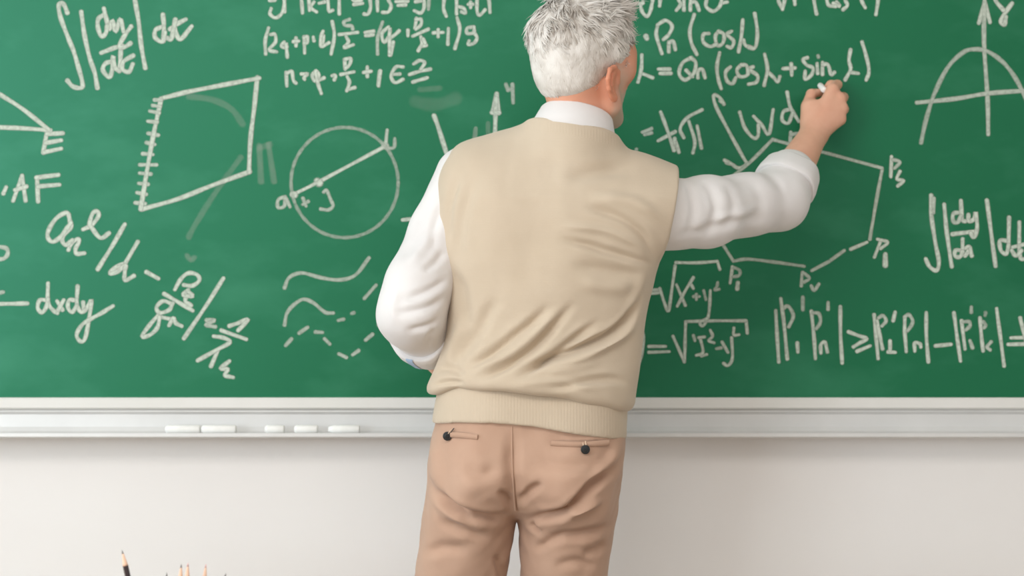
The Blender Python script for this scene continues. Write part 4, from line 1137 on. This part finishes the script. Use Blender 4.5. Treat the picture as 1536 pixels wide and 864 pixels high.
# ---- shoes
for f_ in FT:
    SFd = Field(f_ + np.array([-.08, -.14, -.045]), f_ + np.array([.08, .22, .11]), .003)
    SFd.cone(f_ + np.array([0, -.045, .0]), f_ + np.array([0, .06, -.006]), .043, .042, .02)
    SFd.cone(f_ + np.array([0, .06, -.006]), f_ + np.array([0, .155, -.016]), .043, .030, .02)
    SFd.cone(f_ + np.array([0, -.03, .045]), f_ + np.array([0, -.02, .0]), .043, .043, .02)
    gx = SFd.ax[2][None, None, :]
    SFd.F = smax(SFd.F, np.broadcast_to(.014 - gx, SFd.F.shape), .006).astype(np.float32)
    v_, q_ = surface(SFd, 2)
    sh = link('shoe', mesh_np('shoe', v_, q_), M['leather'], person)
    ring = []
    for t in np.linspace(0, 2 * math.pi, 40, endpoint=False):
        ring.append((f_[0] + .043 * math.cos(t) * (1.0 - .12 * math.sin(t)), f_[1] + .055 + .138 * math.sin(t)))
    vs = [(x, y, z) for z in (0.0, .016) for x, y in ring]
    fs = [[i, (i + 1) % 40, 40 + (i + 1) % 40, 40 + i] for i in range(40)] + [list(range(40))[::-1], list(range(40, 80))]
    link('sole', mesh_np('sole', vs, fs), M['sole'], sh)
    for j in range(4):
        yb = f_[1] + .035 + j * .016; zb = f_[2] + .046 - j * .0045
        lathe('shoe_lace', [(.0012, 0), (.0016, .002), (.0016, .038), (.0012, .04)], M['sole'], sh, 8, (f_[0] - .02, yb, zb), (1, 0, 0))

# ---- chalk held in the fingers
ca = hp(1236, 135, 3.370); cb = board_px(1230, 128) + np.array([0, -.0006, 0])
L = np.linalg.norm(cb - ca)
o = lathe('chalk_stick', [(.0048, 0), (.0060, .0015), (.0060, L - .004), (.0048, L)], M['chalkstick'], None, 20, (0, 0, 0), cb - ca)
o.location = ca; tag(o, 'piece of white chalk held in the raised hand of the man, touching the board', 'chalk')

# ------------------------------------------------------------------ desk, cup and pencils in front
desk = empty('desk', (-.45, -1.25, 0)); tag(desk, 'oak teacher desk carrying a cup of pencils', 'desk')
DI = Matrix.Translation((.45, 1.25, 0))
def on_desk(o): o.parent = desk; o.matrix_parent_inverse = DI; return o
on_desk(box('desk_top', (-1.15, -1.60, .722), (.25, -.92, .75), M['desk'], None, .004))
on_desk(box('modesty_panel', (-1.07, -.975, .30), (.17, -.957, .70), M['desk'], None, .002))
on_desk(box('desk_rail', (-1.07, -1.55, .67), (.17, -1.53, .722), M['steel'], None, .002))
for x in (-1.09, .15):
    for y in (-1.56, -.99):
        on_desk(box('leg', (x, y, 0), (x + .04, y + .04, .722), M['steel'], None, .003))
CUPX, CUPY = (262 - 768) / F * 2.18, CAM_Y + 2.18
cup = lathe('pencil_cup', [(.056, 0), (.058, .003), (.0625, .088), (.062, .090), (.060, .090), (.0555, .006), (.001, .006)], M['cup'], None, 40)
cup.location = (CUPX, CUPY, .75); tag(cup, 'plain grey pencil cup on the desk', 'cup')

def pencil(tip, foot, barrel, lead, label, cone=.021, r=.0037):
    tip = np.array(tip); foot = np.array(foot); axv = tip - foot; L = np.linalg.norm(axv)
    root = empty('pencil', foot); tag(root, label, 'pencil', 'pencils standing in the cup')
    lathe('barrel', [(r * .96, 0), (r, .001), (r, L - cone), (r * .97, L - cone + .0006)], barrel, root, 6, (0, 0, 0), axv, smooth=False)
    lathe('sharpened_wood', [(r * .98, L - cone), (r * .90, L - cone + .002), (.0012, L - .005)], M['penwood'], root, 14, (0, 0, 0), axv)
    lathe('lead', [(.0012, L - .005), (.0007, L - .002), (.0002, L)], lead, root, 10, (0, 0, 0), axv)
for tx, ty, d_, fx, fy, bar, ld, lab in (
    (183, 825, 2.17, -.037, -.006, M['penblack'], M['lead'], 'black pencil leaning out of the cup away from the rest, tallest tip'),
    (250, 859, 2.20, -.012, .012, M['penbrown'], M['lead'], 'low pencil tip between the black pencil and the pale pair'),
    (272, 846, 2.16, .004, -.018, M['penwood'], M['lead'], 'pale wooden pencil with grey tip beside the brown pencil'),
    (282, 844, 2.18, .010, .004, M['penbrown'], M['pinklead'], 'brown pencil with pinkish tip in the middle of the cup'),
    (309, 846, 2.20, .026, .016, M['penwood'], M['pinklead'], 'pale pencil with pinkish tip standing alone right of the pair'),
    (339, 860, 2.17, .038, -.008, M['penbrown'], M['lead'], 'short pencil tip leaning out on the side towards the man')):
    tip = P(tx, ty, d_)
    pencil(tip, (CUPX + fx, CUPY + fy, .7575), bar, ld, lab)
print('done')
